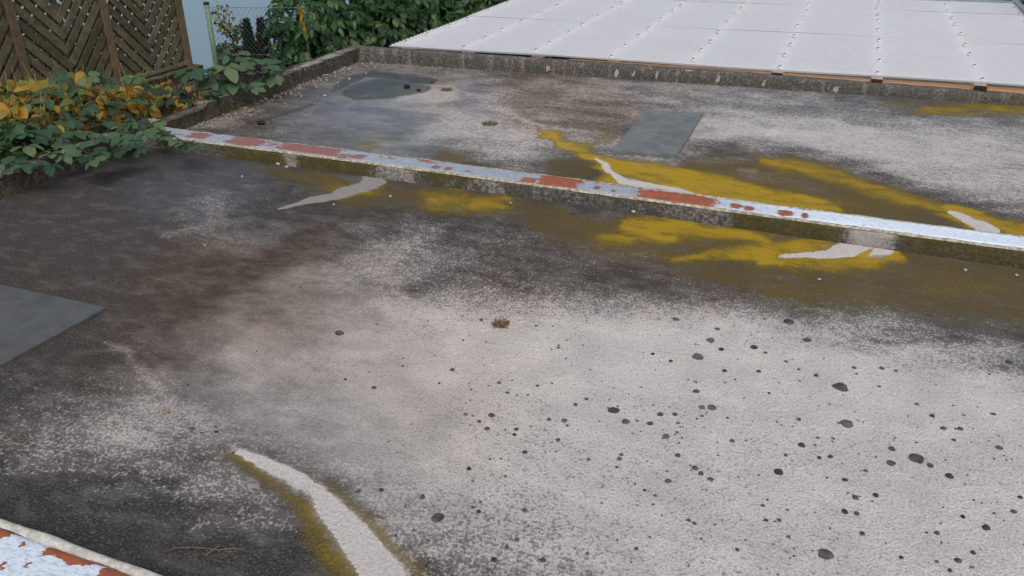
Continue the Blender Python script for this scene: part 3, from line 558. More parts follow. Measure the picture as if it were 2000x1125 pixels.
def blob(p, r, z, stretch=1.0):
    k = 12; off = rng.random() * 50; vv = []; ang = rng.uniform(-.3, .3)
    for j in range(k):
        t = 2 * math.pi * j / k; rr = r * (.78 + .5 * float(vnoise(np.array(math.cos(t) * 1.6 + off), np.array(math.sin(t) * 1.6 + off))))
        vv.append((p[0] + rr * math.cos(t + ang) * stretch, p[1] + rr * math.sin(t + ang), z - .003))
    for j in range(k):
        vv.append((p[0] + (vv[j][0] - p[0]) * .86, p[1] + (vv[j][1] - p[1]) * .86, z))
    vv.append((p[0], p[1], z + .0006))
    m.add(vv, [(j, (j + 1) % k, k + (j + 1) % k, k + j) for j in range(k)] + [(k + j, k + (j + 1) % k, 2 * k) for j in range(k)])
for x, y, r in SPOTS:
    p = un(x, y, 0); d = np.linalg.norm(p - [0, 0, H]); blob(p, r * d / F * .95, .0042)
for i in range(2600):
    x = rng.uniform(-3.2, 2.6); y = rng.uniform(1.2, 3.3); px, py = [float(q) for q in proj(np.array([x, y, 0.]))]
    w = .10 + .5 * math.exp(-((py - 1000) / 200) ** 2) * (px > 750) + .55 * math.exp(-((py - 860 - (px - 1500) * .1) / 120) ** 2) * (px > 900) + .5 * math.exp(-((px - 420) / 160) ** 2 - ((py - 860) / 60) ** 2)
    if py < 620 or (px < 260 and py < 800) or (560 < px < 740 and py > 930): w *= .1
    if rng.random() > w: continue
    blob((x, y), min(.010, .0020 * math.exp(rng.gauss(0.1, .5))), .0036, rng.uniform(.9, 1.6))
lic = m.build('lichen_spots', simple('black_lichen', (.024, .023, .023), (.125, .118, .112), 14, .95, .2, .003), near, True)
tag(lic, 'black lichen spots crusted on the pale concrete', None, None, 'stuff')

# ------------------------------------------------------------------ mats
M_mat = None
def mat_material(name, g):
    k = NM(name); a, b, c = k.noise(200, 3, .6), k.noise(10, 4, .6), k.noise(420, 2)
    col = k.mix(k.ramp(a, .3, .7), tuple(g * c for c in (.105, .116, .122)), tuple(g * c for c in (.175, .188, .195))); col = k.mix(k.ramp(b, .35, .7, 0., .75), col, tuple(g * c for c in (.080, .089, .096)))
    k.set(col, .62, .4); k.bump(k.math('ADD', a, c), .003, .8); return k.m
M_mat = mat_material('grey_rubber_mat', 1.2); M_mat2 = mat_material('dark_rubber_mat', .70)  # same rubber, the second with a darker base colour
def mat_slab(corners, th, label, mat):
    """corners: photo points of the top outline"""
    P = [Vector(un(x, y, th)) for x, y in corners]; c = sum(P, Vector()) / len(P); c.z = 0; m = MB(); ring = []
    for i in range(len(P)):
        a, b = P[i], P[(i + 1) % len(P)]
        for t in np.linspace(0, 1, 40)[:-1]:
            q = a.lerp(b, t); j = (rng.random() - .5) * .0035; d = (q - c).normalized(); ring.append(Vector((q.x + d.x * j, q.y + d.y * j, th)))
    n = len(ring); v = [p - c for p in ring]; low = [Vector((p.x - c.x, p.y - c.y, .002)) for p in ring]
    inn = [(p - c) * .985 + Vector((0, 0, .0005 + th * .015)) for p in ring]
    m.add(low + v + inn + [Vector((0, 0, th))], [(i, (i + 1) % n, n + (i + 1) % n, n + i) for i in range(n)] + [(n + i, n + (i + 1) % n, 2 * n + (i + 1) % n, 2 * n + i) for i in range(n)] + [(2 * n + i, 2 * n + (i + 1) % n, 3 * n) for i in range(n)])
    o = m.build('rubber_mat', mat, loc=c); return tag(o, label, 'mat', 'grey rubber mats lying on the garage roofs')
mat_slab([(1195, 294), (1322, 302), (1374, 221), (1262, 214)], .022, 'grey rubber mat lying on the far roof beside the yellow streak', M_mat)
mat_slab([(0 - 180, 812), (207, 600), (0, 555), (-420, 620)], .014, 'wide grey rubber mat cut by the left edge, on the near roof', M_mat2)

# ------------------------------------------------------------------ carport roof
CZ = .135
EX0, EX1, EYF = -4.06, 1.88, 12.05
SF = lambda x: 7.075 + .079 * (x + 4.05)      # front edge line, follows the kerb
car = empty('carport_roof', (-1, 9.5, 0), 'translucent white corrugated carport roof with screw rows beyond the far kerb', 'carport')
def sheet_material():
    k = NM('translucent_corrugated_sheet'); a, b = k.noise(14, 4, .6), k.noise(60, 4, .6)
    dirt = k.ramp(k.math('ADD', b, k.math('MULTIPLY', k.noise(1.2, 3), .35)), .72, .9, 0., .35)
    col = k.mix(k.ramp(a, .3, .7), (.74, .77, .83), (.78, .81, .865)); col = k.mix(dirt, col, (.45, .42, .42))
    k.set(col, .34, .35)
    tr = k.n('ShaderNodeBsdfTranslucent'); k.link(col, tr.inputs[0]); tp = k.n('ShaderNodeBsdfTransparent'); tp.inputs[0].default_value = (.92, .95, 1, 1)
    m1 = k.n('ShaderNodeMixShader'); m1.inputs[0].default_value = .40; k.link(k.b.outputs[0], m1.inputs[1]); k.link(tr.outputs[0], m1.inputs[2])
    m2 = k.n('ShaderNodeMixShader'); m2.inputs[0].default_value = .10; k.link(m1.outputs[0], m2.inputs[1]); k.link(tp.outputs[0], m2.inputs[2])
    k.link(m2.outputs[0], k.o.inputs[0]); return k.m
M_sheet = sheet_material()
PIT, AMP = .076, .011
seams = [0, .92, 1.82, 2.80, 3.72, 4.60]      # distance from the front edge where a sheet overlaps the next
for i in range(5):
    a, b = seams[i], seams[i + 1] + .05
    xs = np.linspace(EX0, EX1, 16); us = np.arange(a, b, PIT / 8)
    X, U = np.meshgrid(xs, us); Y = SF(0) * 0 + (7.075 + .079 * (X + 4.05)) + U
    Z = CZ + AMP * np.cos(U / PIT * 2 * math.pi) - .0035 * (i % 2) + .004 * np.sin(X * 2.1 + i)
    me, *_ = grid_mesh('corrugated_sheet', xs, us, lambda q, w: q * 0, M_sheet)
    me.vertices.foreach_set('co', np.stack([X, Y, Z], -1).ravel()); me.update()
    o = bpy.data.objects.new('corrugated_sheet', me); C.objects.link(o); o.parent = car; o.location = -car.location
M_wood = simple('varnished_beam_wood', (.45, .24, .115), (.62, .38, .21), 9, .5, .4, .002, (.25, 4, 4))
M_batt = simple('roof_batten_wood', (.80, .60, .52), (.90, .70, .62), 14, .6, .3, .002, (5, .3, 4))
m = MB(); x0 = -2.3
m.bar((x0, FK(x0) + .165, .068), (XR - 1.2, FK(XR - 1.2) + .165, .045), .10, .078, (0, 0, 1)); child(m, 'beam', M_wood, car)
BX = [-3.95, -3.335, -2.645, -1.935, -1.225, -.49, .298, 1.068, 1.80]
M_block = simple('dark_end_grain', (.010, .008, .007), (.035, .026, .02), 60, .8)
mb = MB(); mb.box((0, 0, 0), (.085, .05, .042)); bme = mb.mesh('spacer', M_block)
mb = MB()                                     # screw cap: a clear washer dome on a plate with a dark screw
k_ = 10
vv = [(0, 0, .024)] + [(.007 * math.cos(t), .007 * math.sin(t), .022) for t in np.linspace(0, 2 * math.pi, k_, False)] + [(.013 * math.cos(t), .013 * math.sin(t), .014) for t in np.linspace(0, 2 * math.pi, k_, False)] + [(.022 * math.cos(t), .019 * math.sin(t), .010) for t in np.linspace(0, 2 * math.pi, k_, False)] + [(.023 * math.cos(t), .020 * math.sin(t), -.004) for t in np.linspace(0, 2 * math.pi, k_, False)]
ff = [(0, 1 + i, 1 + (i + 1) % k_) for i in range(k_)]
mb.add(vv, ff, 1)
mb.f += [(1 + r * k_ + i, 1 + (r + 1) * k_ + i, 1 + (r + 1) * k_ + (i + 1) % k_, 1 + r * k_ + (i + 1) % k_) for r in range(3) for i in range(k_)]; mb.m += [1] * k_ + [0] * (2 * k_)
kk = NM('clear_plastic_cap'); kk.set((.60, .57, .56), .3, .5); M_clear = kk.m
kk = NM('zinc_screw_head'); kk.set((.22, .21, .21), .35, .5, .8); M_screw = kk.m
sme = mb.mesh('screw_cap', [M_clear, M_screw], True)
for j, bx in enumerate(BX):
    f0 = SF(bx)
    m = MB(); m.bar((bx, f0 + (.02 if bx > -1 else .14), CZ - AMP - .030), (bx, EYF - .1, CZ - AMP - .030), .085, .044, (0, 0, 1)); child(m, 'batten', M_batt, car)
    if bx > -1: put(bme, 'spacer', car, Matrix.Translation((bx, f0 + .0, CZ - AMP - .031)))
    for u in (.1, .58, 1.12, 1.60, 2.20, 2.82, 3.27, 3.76, 4.22):
        u2 = round((u + rng.uniform(-.03, .03)) / PIT) * PIT; put(sme, 'screw_cap', car, Matrix.Translation((bx + rng.uniform(-.012, .012), f0 + u2, CZ + AMP - .002)))
# flashing on the right side and gutter at the far side
M_flash = simple('blue_grey_flashing', (.20, .26, .30), (.30, .37, .41), 12, .45, .5)
m = MB(); m.bar((EX1 + .02, SF(EX1) - .02, CZ + .005), (EX1 + .02, EYF + .35, CZ + .005), .07, .05, (0, 0, 1)); child(m, 'side_flashing', M_flash, car)
m = MB(); m.bar((EX0, SF(EX0) + 4.72, CZ - .01), (EX1 + .05, SF(EX1) + 4.72, CZ - .01), .13, .07, (0, 0, 1)); child(m, 'gutter', M_flash, car)
M_post = simple('carport_post_wood', (.20, .12, .07), (.30, .19, .11), 20, .7)
for x, y in ((-3.95, 8), (-3.95, 11.4), (1.75, 8), (1.75, 11.6)):
    m = MB(); m.box((x, y, -1.29), (.1, .1, 2.6)); child(m, 'post', M_post, car)
m = MB(); m.box((-1.1, 9.8, -2.58), (6.6, 5.6, .03)); pv = m.build('carport_floor', simple('paving', (.22, .21, .2), (.32, .31, .3), 10, .9)); tag(pv, 'grey paved floor under the carport', None, None, 'structure')
# garage walls under the roofs
m = MB(); m.box((-.40, 3.1, -1.36), (7.98, 7.4, 2.5)); wl = m.build('garage', simple('garage_render', (.35, .34, .32), (.45, .44, .42), 6, .9)); tag(wl, 'rendered walls of the garage row under the flat concrete roofs', 'garage')

# ------------------------------------------------------------------ lattice fence and its plinth
FXX = -5.75
POSTS = [2.80, 3.655, 4.51, 5.365, 6.225]
fence = empty('lattice_fence', (FXX, 4.5, 0), 'weathered wooden lattice fence with chevron slats and square posts at top left', 'fence')
def fence_wood(name, c0, c1):
    k = NM(name); g = k.noise(16, 5, .65, k.scale(k.pos(), (1, 1, 1))); st = k.noise(40, 3); oi = k.n('ShaderNodeObjectInfo').outputs['Random']
    col = k.mix(k.ramp(g, .3, .7), c0, c1); col = k.mix(k.ramp(k.noise(4, 3), .5, .75, 0., .6), col, (.055, .065, .025))
    q = k.n('ShaderNodeHueSaturation'); k.link(col, q.inputs['Color']); k.link(k.math('MULTIPLY_ADD', oi, .55, .7), q.inputs['Value'])
    k.set(q.outputs[0], .85, .2); k.bump(st, .003); return k.m
M_slat = fence_wood('grey_lattice_wood', (.070, .062, .038), (.150, .130, .085)); M_fpost = fence_wood('brown_post_wood', (.080, .060, .038), (.135, .098, .062))
def clip_seg(y0, z0, dy, dz, ya, yb, za, zb):
    t0, t1 = -9, 9
    for p, d, lo, hi in ((y0, dy, ya, yb), (z0, dz, za, zb)):
        if abs(d) < 1e-9:
            continue
        a, b = (lo - p) / d, (hi - p) / d
        if a > b: a, b = b, a
        t0, t1 = max(t0, a), min(t1, b)
    return (t0, t1) if t1 - t0 > .05 else None
ZA, ZB = .03, 1.62
for a, b in zip(POSTS[:-1], POSTS[1:]):
    mid = (a + b) / 2
    for ya, yb, sgn in ((a + .045, mid - .004, -1), (mid + .004, b - .045, 1)):
        w = yb - ya
        for layer, (sg, xo, sw_, stp) in enumerate(((sgn, .012, .060, .084), (-sgn, -.010, .066, .090))):
            dy, dz = math.cos(R(47)), sg * math.sin(R(47))
            for c in np.arange(-2.2, 3.4, stp / math.cos(R(47))):
                z0 = c
                zm = z0 + sg * math.tan(R(47)) * (mid - ya)      # height where the slat meets the panel's centre line
                if layer == 0 and zm > (.66 if 4 < a < 5 else .80 if a > 5 else 9): continue
                r = clip_seg(ya, z0, dy, dz, ya, yb, ZA, ZB)
                if not r: continue
                p, q = (FXX + xo, ya + dy * r[0], z0 + dz * r[0]), (FXX + xo, ya + dy * r[1], z0 + dz * r[1])
                m = MB(); m.bar(p, q, sw_ * rng.uniform(.9, 1.06) * (.62 if layer and max(p[2], q[2]) > 1.2 and a > 4 and min(p[2], q[2]) > .35 else 1), .012, (1, 0, rng.uniform(-.03, .03))); child(m, 'slat', M_slat, fence)
    for z in (ZA - .01, ZB + .01):
        m = MB(); m.bar((FXX, a + .03, z), (FXX, b - .03, z), .03, .05, (1, 0, 0)); child(m, 'rail', M_slat, fence)
    m = MB(); m.bar((FXX - .028, mid, ZA), (FXX - .028, mid, ZB), .05, .022, (1, 0, 0)); child(m, 'batten', M_slat, fence)
for y in POSTS:
    m = MB(); m.box((FXX + .005, y, .87), (.062, .062, 1.8)); m.box((FXX + .005, y, 1.785), (.09, .09, .03)); child(m, 'post', M_fpost, fence)
pl = kerb('plinth_wall', 1.5, 6.33, lambda y: FXX + .09, lambda y: FXX - .09, lambda y: -.02, 'mossy concrete plinth wall under the lattice fence', 'wall',
          lambda X, Y, Z: .2 + .5 * sm(Z, -.07, -.03), lambda X, Y, Z: .22 + .0 * Z, zero, along_y=True, base=-1., rough=.01, n=150)
def plank(): pass

# ------------------------------------------------------------------ house, chain-link fence, planter, small plants
M_wall = simple('pale_blue_render', (.41, .60, .76), (.455, .645, .80), 90, .9, .2, .004)
house = empty('house', (-9.2, 8, -1), 'house with a plain pale blue rendered wall behind the lattice fence', 'house')
m = MB(); m.box((-9.45, 12, .9), (.5, 30, 5.8)); child(m, 'wall', M_wall, house)
m = MB(); m.box((-9.5, 12, 3.87), (.9, 30.4, .14)); child(m, 'roof', simple('roof_edge', (.10, .06, .05), (.16, .09, .07), 10), house)

gp0 = un(403, 8, .33); gp1 = un(592, 9, .33)
cl = empty('chain_link_fence', (gp0[0], gp0[1], -.75), 'thin wire chain-link fence on a green post before the blue wall', 'fence')
M_gpost = simple('green_post_paint', (.10, .17, .10), (.19, .25, .16), 40, .6); M_wire = simple('green_grey_wire', (.09, .12, .13), (.15, .18, .19), 40, .5)
m = MB(); m.tube([(gp0[0], gp0[1], -.8), (gp0[0], gp0[1], .33)], .029, 12); child(m, 'post', M_gpost, cl, True)
m = MB(); m.tube([(gp0[0], gp0[1], .331), (gp0[0], gp0[1], .352)], [.034, .030], 12); child(m, 'post_cap', simple('black_plastic', (.01, .01, .01), (.02, .02, .02), 40, .4), cl, True)
m = MB(); m.tube([(gp1[0], gp1[1], -.8), (gp1[0], gp1[1], -.02)], .02, 10); child(m, 'post', M_gpost, cl, True)
g = Vector((gp1[0] - gp0[0], gp1[1] - gp0[1], 0)); GL = g.length; g.normalize(); gn = Vector((-g.y, g.x, 0)); G0 = Vector((gp0[0], gp0[1], 0))
m = MB(); zt, zb = .30, -.68; st = .052
for sg in (1, -1):
    for c in np.arange(-1.2, GL + 1.2, st):
        r = clip_seg(c, zb, .64, .768 * 1.0, 0, GL, zb, zt) if sg > 0 else clip_seg(c, zt, .64, -.768, 0, GL, zb, zt)
        if not r: continue
        z0 = zb if sg > 0 else zt; pts = []
        for t in (r[0], r[1]): pts.append(G0 + g * (c + .64 * t) + Vector((0, 0, z0 + sg * .768 * t)) + gn * .0016 * sg)
        m.tube(pts, .0014, 3, False)
wm = child(m, 'wire_mesh', M_wire, cl); wm['kind'] = 'stuff'
for z in (zt, -.2):
    m = MB(); m.tube([G0 + Vector((0, 0, z)) + gn * .004, G0 + g * (GL / 2) + Vector((0, 0, z - .006)) + gn * .004, G0 + g * GL + Vector((0, 0, z)) + gn * .004], .0026, 5); child(m, 'line_wire', M_wire, cl)

# leaves -----------------------------------------------------------
def leaf_shape(L=1., W=.6, fold=.18, droop=.25, n=5, base=.0, tip=1.25, serr=0.):
    v, f = [], []
    for i in range(n + 1):
        t = i / n; w = W / 2 * (math.sin(math.pi * min(1, t ** .8)) ** .62 if 0 < t < 1 else 0); w *= (1 + serr * ((-1) ** i))
        z = -droop * t * t * L
        for s in (-1, 0, 1): v.append((base + t * L, s * w, z + abs(s) * fold * w))
    for i in range(n):
        for s in (0, 1): a = i * 3 + s; f.append((a, a + 1, a + 4, a + 3))
    return v, f
def join(parts):
    v, f = [], []
    for (vv, ff), M in parts:
        o = len(v); v += [tuple(M @ Vector(p)) for p in vv]; f += [tuple(i + o for i in q) for q in ff]
    return v, f
def palmate(n, L, spread, jig=.1):           # bramble leaf: 3 or 5 leaflets on a stalk
    parts = []; stalk = MB(); stalk.tube([(0, 0, 0), (L * .5, 0, .02 * L), (L * .95, 0, 0)], .014 * L, 3, False)
    for i in range(n):
        a = (i - (n - 1) / 2) * spread + rng.uniform(-jig, jig); s = 1.0 - .12 * abs(i - (n - 1) / 2)
        lf = leaf_shape(L * s * .92, L * s * rng.uniform(.58, .70), rng.uniform(.08, .22), rng.uniform(.1, .35), 8, serr=.03)
        parts.append((lf, Matrix.Translation((L * .8, 0, 0)) @ Matrix.Rotation(a, 4, 'Z') @ Matrix.Translation((L * .16, 0, 0)) @ Matrix.Rotation(rng.uniform(-.25, .25), 4, 'X') @ Matrix.Rotation(rng.uniform(-.2, .25), 4, 'Y')))
    parts.append(((stalk.v, stalk.f), Matrix.Identity(4)))
    return join(parts)
def pinnate(pairs, L):
    parts = []; st = MB(); st.tube([(0, 0, 0), (L * .5, 0, .02 * L), (L, 0, -.06 * L)], .012 * L, 3, False)
    for i in range(pairs):
        t = .3 + .6 * i / pairs
        for s in (-1, 1):
            lf = leaf_shape(L * .46, L * .2, .2, .3, 4); parts.append((lf, Matrix.Translation((L * t, 0, 0)) @ Matrix.Rotation(s * rng.uniform(.8, 1.15), 4, 'Z') @ Matrix.Rotation(rng.uniform(0, .4), 4, 'Y')))
    parts.append((leaf_shape(L * .5, L * .21, .2, .3, 4), Matrix.Translation((L * .95, 0, 0)) @ Matrix.Rotation(.3, 4, 'Y')))
    parts.append(((st.v, st.f), Matrix.Identity(4)))
    return join(parts)
def to_mesh(name, vf, mat):
    m = MB(); m.add(*vf); return m.mesh(name, mat, True)
def orient(p, fwd, up, s):                   # local X along fwd, Z towards up
    x = Vector(fwd).normalized(); z = Vector(up); z = (z - x * z.dot(x)).normalized(); y = z.cross(x)
    M = Matrix((x, y, z)).transposed().to_4x4(); return Matrix.Translation(Vector(p)) @ M @ Matrix.Scale(s, 4)
def leaf_mass(name, vf, Ms, mat, parent, kind='stuff'):
    v0 = np.array(vf[0]); n = len(v0); V = np.concatenate([(np.array(M)[:3, :3] @ v0.T).T + np.array(M)[:3, 3] for M in Ms])
    lens = [len(q) for q in vf[1]]; flat = np.concatenate([np.array(q) for q in vf[1]])
    K = len(Ms); idx = (flat[None, :] + (np.arange(K) * n)[:, None]).ravel(); ln = np.tile(lens, K)
    me = bpy.data.meshes.new(name); me.vertices.add(len(V)); me.vertices.foreach_set('co', V.ravel())
    me.loops.add(len(idx)); me.loops.foreach_set('vertex_index', idx); me.polygons.add(len(ln))
    me.polygons.foreach_set('loop_start', np.concatenate([[0], np.cumsum(ln)[:-1]])); me.polygons.foreach_set('use_smooth', np.ones(len(ln), bool))
    me.update(calc_edges=True); me.materials.append(mat)
    set_attr(me, 'tone', np.repeat(nr.rand(K), n))
    o = bpy.data.objects.new(name, me); C.objects.link(o)
    if parent: o.parent = parent; o.location = -parent.location
    if kind: o['kind'] = kind
    return o
G_hedge = leaf_material('hedge_leaf', [(0, (.014, .040, .014)), (.55, (.026, .072, .022)), (.86, (.046, .110, .030)), (1, (.085, .15, .035))], .42)
G_bramble = leaf_material('bramble_leaf', [(0, (.022, .052, .030)), (.45, (.048, .100, .054)), (.85, (.082, .145, .070)), (1, (.125, .18, .085))], .5, .18)
G_yellow = leaf_material('autumn_leaf', [(0, (.34, .20, .016)), (.22, (.46, .25, .016)), (.34, (.34, .12, .016)), (.46, (.26, .20, .03)), (.75, (.13, .15, .032)), (.9, (.07, .11, .03)), (1, (.40, .28, .05))], .55, .3)
G_dark = leaf_material('deep_green_leaf', [(0, (.022, .04, .014)), (1, (.05, .075, .022))], .6)
G_conifer = leaf_material('conifer_needles', [(0, (.016, .036, .018)), (1, (.035, .065, .030))], .7, .1)
G_conifer_red = leaf_material('rusty_conifer_needles', [(0, (.035, .020, .014)), (1, (.075, .038, .022))], .7, .1)
G_twigleaf = leaf_material('sparse_tree_leaf', [(0, (.02, .03, .02)), (.45, (.05, .07, .03)), (.7, (.20, .22, .03)), (1, (.36, .34, .04))], .5, .3)
M_bark = simple('dark_bark', (.030, .020, .016), (.07, .048, .036), 40, .8); M_cane = simple('bramble_cane', (.050, .022, .020), (.10, .045, .035), 30, .6)

# planter box, little tree, conifers
pb = un(455, 96, -.32); u_ = g
plant = empty('planter_wall', (pb[0], pb[1], -.7), 'low dark brown planter wall behind the chain-link fence', 'planter')
M_brick = simple('dark_planter_stone', (.035, .025, .020), (.065, .045, .036), 14, .9, .2, .01)
A = un(422, 97, -.32); B = un(502, 97, -.32); bv = Vector((B[0] - A[0], B[1] - A[1], 0))
for i in range(3):
    p = Vector((A[0], A[1], 0)) + bv * ((i + .5) / 3); m = MB(); m.bar(p - bv * .163 + Vector((0, 0, -.56)), p + bv * .163 + Vector((0, 0, -.56)), .12, .5, (0, 0, 1)); child(m, 'block', M_brick, plant)
m = MB(); m.bar(Vector((A[0], A[1], -.30)) - bv * .02, Vector((B[0], B[1], -.30)) + bv * .02, .15, .03, (0, 0, 1)); child(m, 'coping', M_brick, plant)
D = 10.6
def tree_pt(x, y, d=D): return Vector(at_d(x, y, d))
st_ = empty('small_tree', tree_pt(458, 100), 'thin young tree with sparse yellow-green leaves before the blue wall', 'tree')
base = tree_pt(457, 118); br = tree_pt(455, 75)
m = MB(); m.tube([base, tree_pt(456, 96), br], [.020, .017, .014], 7); child(m, 'trunk', M_bark, st_, True)
tips = [[(455, 75), (443, 60), (433, 45), (425, 30), (420, 18)], [(455, 75), (462, 62), (470, 52), (480, 50)], [(448, 66), (449, 48), (447, 30)], [(440, 56), (428, 52), (418, 40)], [(433, 45), (440, 34), (447, 16)], [(457, 80), (466, 74), (474, 66), (485, 56)], [(456, 90), (444, 84), (430, 88)], [(456, 96), (440, 92), (425, 86)]]
Ms = []
for b in tips:
    P = [tree_pt(x, y, D + rng.uniform(-.1, .1)) if i else tree_pt(x, y) for i, (x, y) in enumerate(b)]
    m = MB(); m.tube(P, list(np.linspace(.009, .003, len(P))), 5); child(m, 'branch', M_bark, st_, True)
    for i in range(len(P) - 1):
        for q in range(9):
            p = P[i].lerp(P[i + 1], rng.random()) + Vector((rng.gauss(0, .025), rng.gauss(0, .025), rng.gauss(0, .025)))
            Ms.append(orient(p, (rng.gauss(0, 1), rng.gauss(0, 1), rng.gauss(-.4, .6)), (rng.gauss(.4, .5), rng.gauss(-.6, .5), .6), rng.uniform(.028, .052)))
for q in range(110):
    cx_, cy_ = rng.choice([(452, 58), (468, 50), (466, 62), (436, 50), (430, 20), (452, 68)])
    Ms.append(orient(tree_pt(cx_ + rng.gauss(0, 7), cy_ + rng.gauss(0, 7), D + rng.uniform(-.12, .12)), (rng.gauss(0, 1), rng.gauss(0, 1), rng.gauss(-.4, .6)), (.4, -.6, .6), rng.uniform(.03, .055)))
leaf_mass('leaves', leaf_shape(1, .62, .2, .2, 4), Ms, G_twigleaf, st_)
for (bx, by, ty, hw, mat, lab) in ((492, 118, 40, 11, G_conifer, 'small dark green cone-shaped conifer behind the wire fence'), (519, 120, 38, 13, G_conifer_red, 'small rust-brown cone-shaped conifer behind the wire fence')):
    b0, t0 = tree_pt(bx, by, 10.5), tree_pt(bx - 5, ty, 10.5); hgt = (t0 - b0).length; rad = hw * 10.5 / F
    cf = empty('conifer', b0, lab, 'tree', 'small conifers by the blue wall'); m = MB(); m.tube([b0 + Vector((0, 0, -.15)), b0 + Vector((0, 0, hgt * .9))], [.02, .006], 6); child(m, 'trunk', M_bark, cf)
    Ms = []
    for q in range(1500):
        t = rng.random() ** .8; r = rad * (1.0 - t ** 1.6 * .92) * (.85 + .3 * rng.random()) * (1.1 - .3 * (t < .05)); a = rng.random() * 2 * math.pi; rr = r * rng.uniform(.55, 1.05)
        p = b0 + Vector((math.cos(a) * rr, math.sin(a) * rr, t * hgt)); Ms.append(orient(p, (math.cos(a) * .6 + rng.gauss(0, .3), math.sin(a) * .6 + rng.gauss(0, .3), .9), (math.cos(a), math.sin(a), -.3), rng.uniform(.03, .06)))
    leaf_mass('crown', leaf_shape(1, .35, .2, .0, 3), Ms, mat, cf)

# hedge: big leafy bush beyond the corner ---------------------------
def bush(name, lobes, n_obj, n_mass, size, label, clipf=None, cat='bush', mat=G_hedge):
    c0 = Vector(lobes[0][0]); root = empty(name, (c0.x, c0.y, -.75), label, cat)
    m = MB()
    for c, r in lobes:
        c = Vector(c); m.tube([Vector((c0.x, c0.y, -.8)).lerp(Vector((c.x, c.y, -.8)), .5), c.lerp(Vector((c0.x, c0.y, -.5)), .5), c], [.035, .024, .008], 6)
    child(m, 'stems', M_bark, root, True)
    tmpl = [pinnate(3, 1.0), pinnate(2, 1.0), pinnate(3, 1.0)]
    meshes = [to_mesh('leaf', t, mat) for t in tmpl]
    vol = [r[0] * r[1] * r[2] for _, r in lobes]; cand = []
    camp = Vector((0, 0, H))
    while len(cand) < n_obj + n_mass:
        (c, r) = rng.choices(lobes, vol)[0]; d = Vector((rng.gauss(0, 1), rng.gauss(0, 1), rng.gauss(0, 1))).normalized(); k = rng.uniform(.35, 1.06) ** .5
        off = .8 + .35 * float(vnoise(np.array(d.x * 2.5 + c[0]), np.array(d.z * 2.5 + d.y)))
        p = Vector((c[0] + d.x * r[0] * k * off, c[1] + d.y * r[1] * k * off, c[2] + d.z * r[2] * k * off))
        if p.z < -.7 or (clipf and not clipf(p)): continue
        fwd = Vector((d.x, d.y, -.35)) + Vector((rng.gauss(0, .45), rng.gauss(0, .45), rng.gauss(0, .35)))
        up = Vector((d.x * .5, d.y * .5 - .15, .9)) + Vector((rng.gauss(0, .25), rng.gauss(0, .25), 0))
        cand.append((k * off * (1 if (camp - Vector(c)).dot(d) > 0 else .2) + rng.random() * .1, orient(p, fwd, up, size * rng.uniform(.7, 1.25))))
    cand.sort(key=lambda q: -q[0])
    for _, M in cand[:n_obj]: put(rng.choice(meshes), 'leaf', root, M)
    rest = [M for _, M in cand[n_obj:]]
    leaf_mass('foliage', tmpl[0], rest, mat, root)
    return root
HL = [((-5.45, 7.95, -.08), (.50, .42, .44)), ((-5.25, 8.6, -.05), (.70, .6, .48)), ((-4.85, 8.0, -.45), (.5, .5, .28)), ((-5.0, 9.3, -.02), (.75, .8, .50)), ((-5.75, 8.3, .08), (.45, .45, .42)), ((-4.75, 9.5, -.3), (.5, .9, .36)), ((-4.9, 10.4, .02), (.75, .9, .54)), ((-4.9, 11.6, .1), (.75, 1.1, .62)), ((-4.85, 12.8, .15), (.75, 1.1, .66))]
hedge = bush('hedge', HL, 300, 5200, .18, 'large dense green hedge with drooping compound leaves beyond the roof corner', lambda p: p.x < -4.14 - max(0, .12 - abs(p.z - .1)) * 0 and not (p.x > -4.5 and p.y < 7.3))
# yellowing spray in the hedge and the low ivy at its foot
iv = empty('ivy', un(575, 105, -.3), 'low ground ivy at the foot of the hedge beside the roof edge', 'ivy')
Ms = []
for q in range(900):
    x, y = rng.uniform(535, 680), rng.uniform(88, 150)
    if y < 118 - (x - 535) * .55: continue
    Ms.append(orient(un(x, y, -.28 + rng.uniform(-.15, .12)), (rng.gauss(0, 1), rng.gauss(0, 1), rng.gauss(-.2, .3)), (rng.gauss(0, .4), rng.gauss(-.3, .4), 1), rng.uniform(.06, .10)))
leaf_mass('leaves', leaf_shape(1, .75, .15, .2, 4), Ms, G_hedge, iv)
ys_pts = [(585, 14), (584, 22), (590, 30), (588, 36), (592, 44), (594, 54), (588, 26), (595, 50), (582, 8), (591, 18), (597, 58), (586, 40)]
yv = empty('yellow_vine', Vector(at_d(588, 35, 8.35)), 'hanging strand of yellow leaves on the dark hedge', 'vine')
m = MB(); m.tube([at_d(584, 2, 8.4), at_d(586, 25, 8.36), at_d(594, 60, 8.36)], .004, 4); child(m, 'stem', M_cane, yv)
yme = to_mesh('leaf', leaf_shape(1, .6, .2, .3, 5), G_yellow)
G_ylf = leaf_material('yellow_leaf', [(0, (.40, .24, .025)), (1, (.50, .33, .05))], .55, .3); yme.materials[0] = G_ylf
for x, y in ys_pts: put(yme, 'leaf', yv, orient(at_d(x, y, 8.33), (rng.gauss(0, .3), rng.gauss(0, .3), -1), (.3, -1, .2), rng.uniform(.032, .055)))
RL = [((2.9, 11.5, .2), (.8, 1.4, .8)), ((2.9, 13.4, .5), (.9, 1.4, 1.)), ((2.7, 9.6, -.4), (.6, 1.2, .6))]
bush('hedge', RL, 60, 900, .22, 'dark green hedge glimpsed past the right end of the carport roof', lambda p: p.x > 2.0)

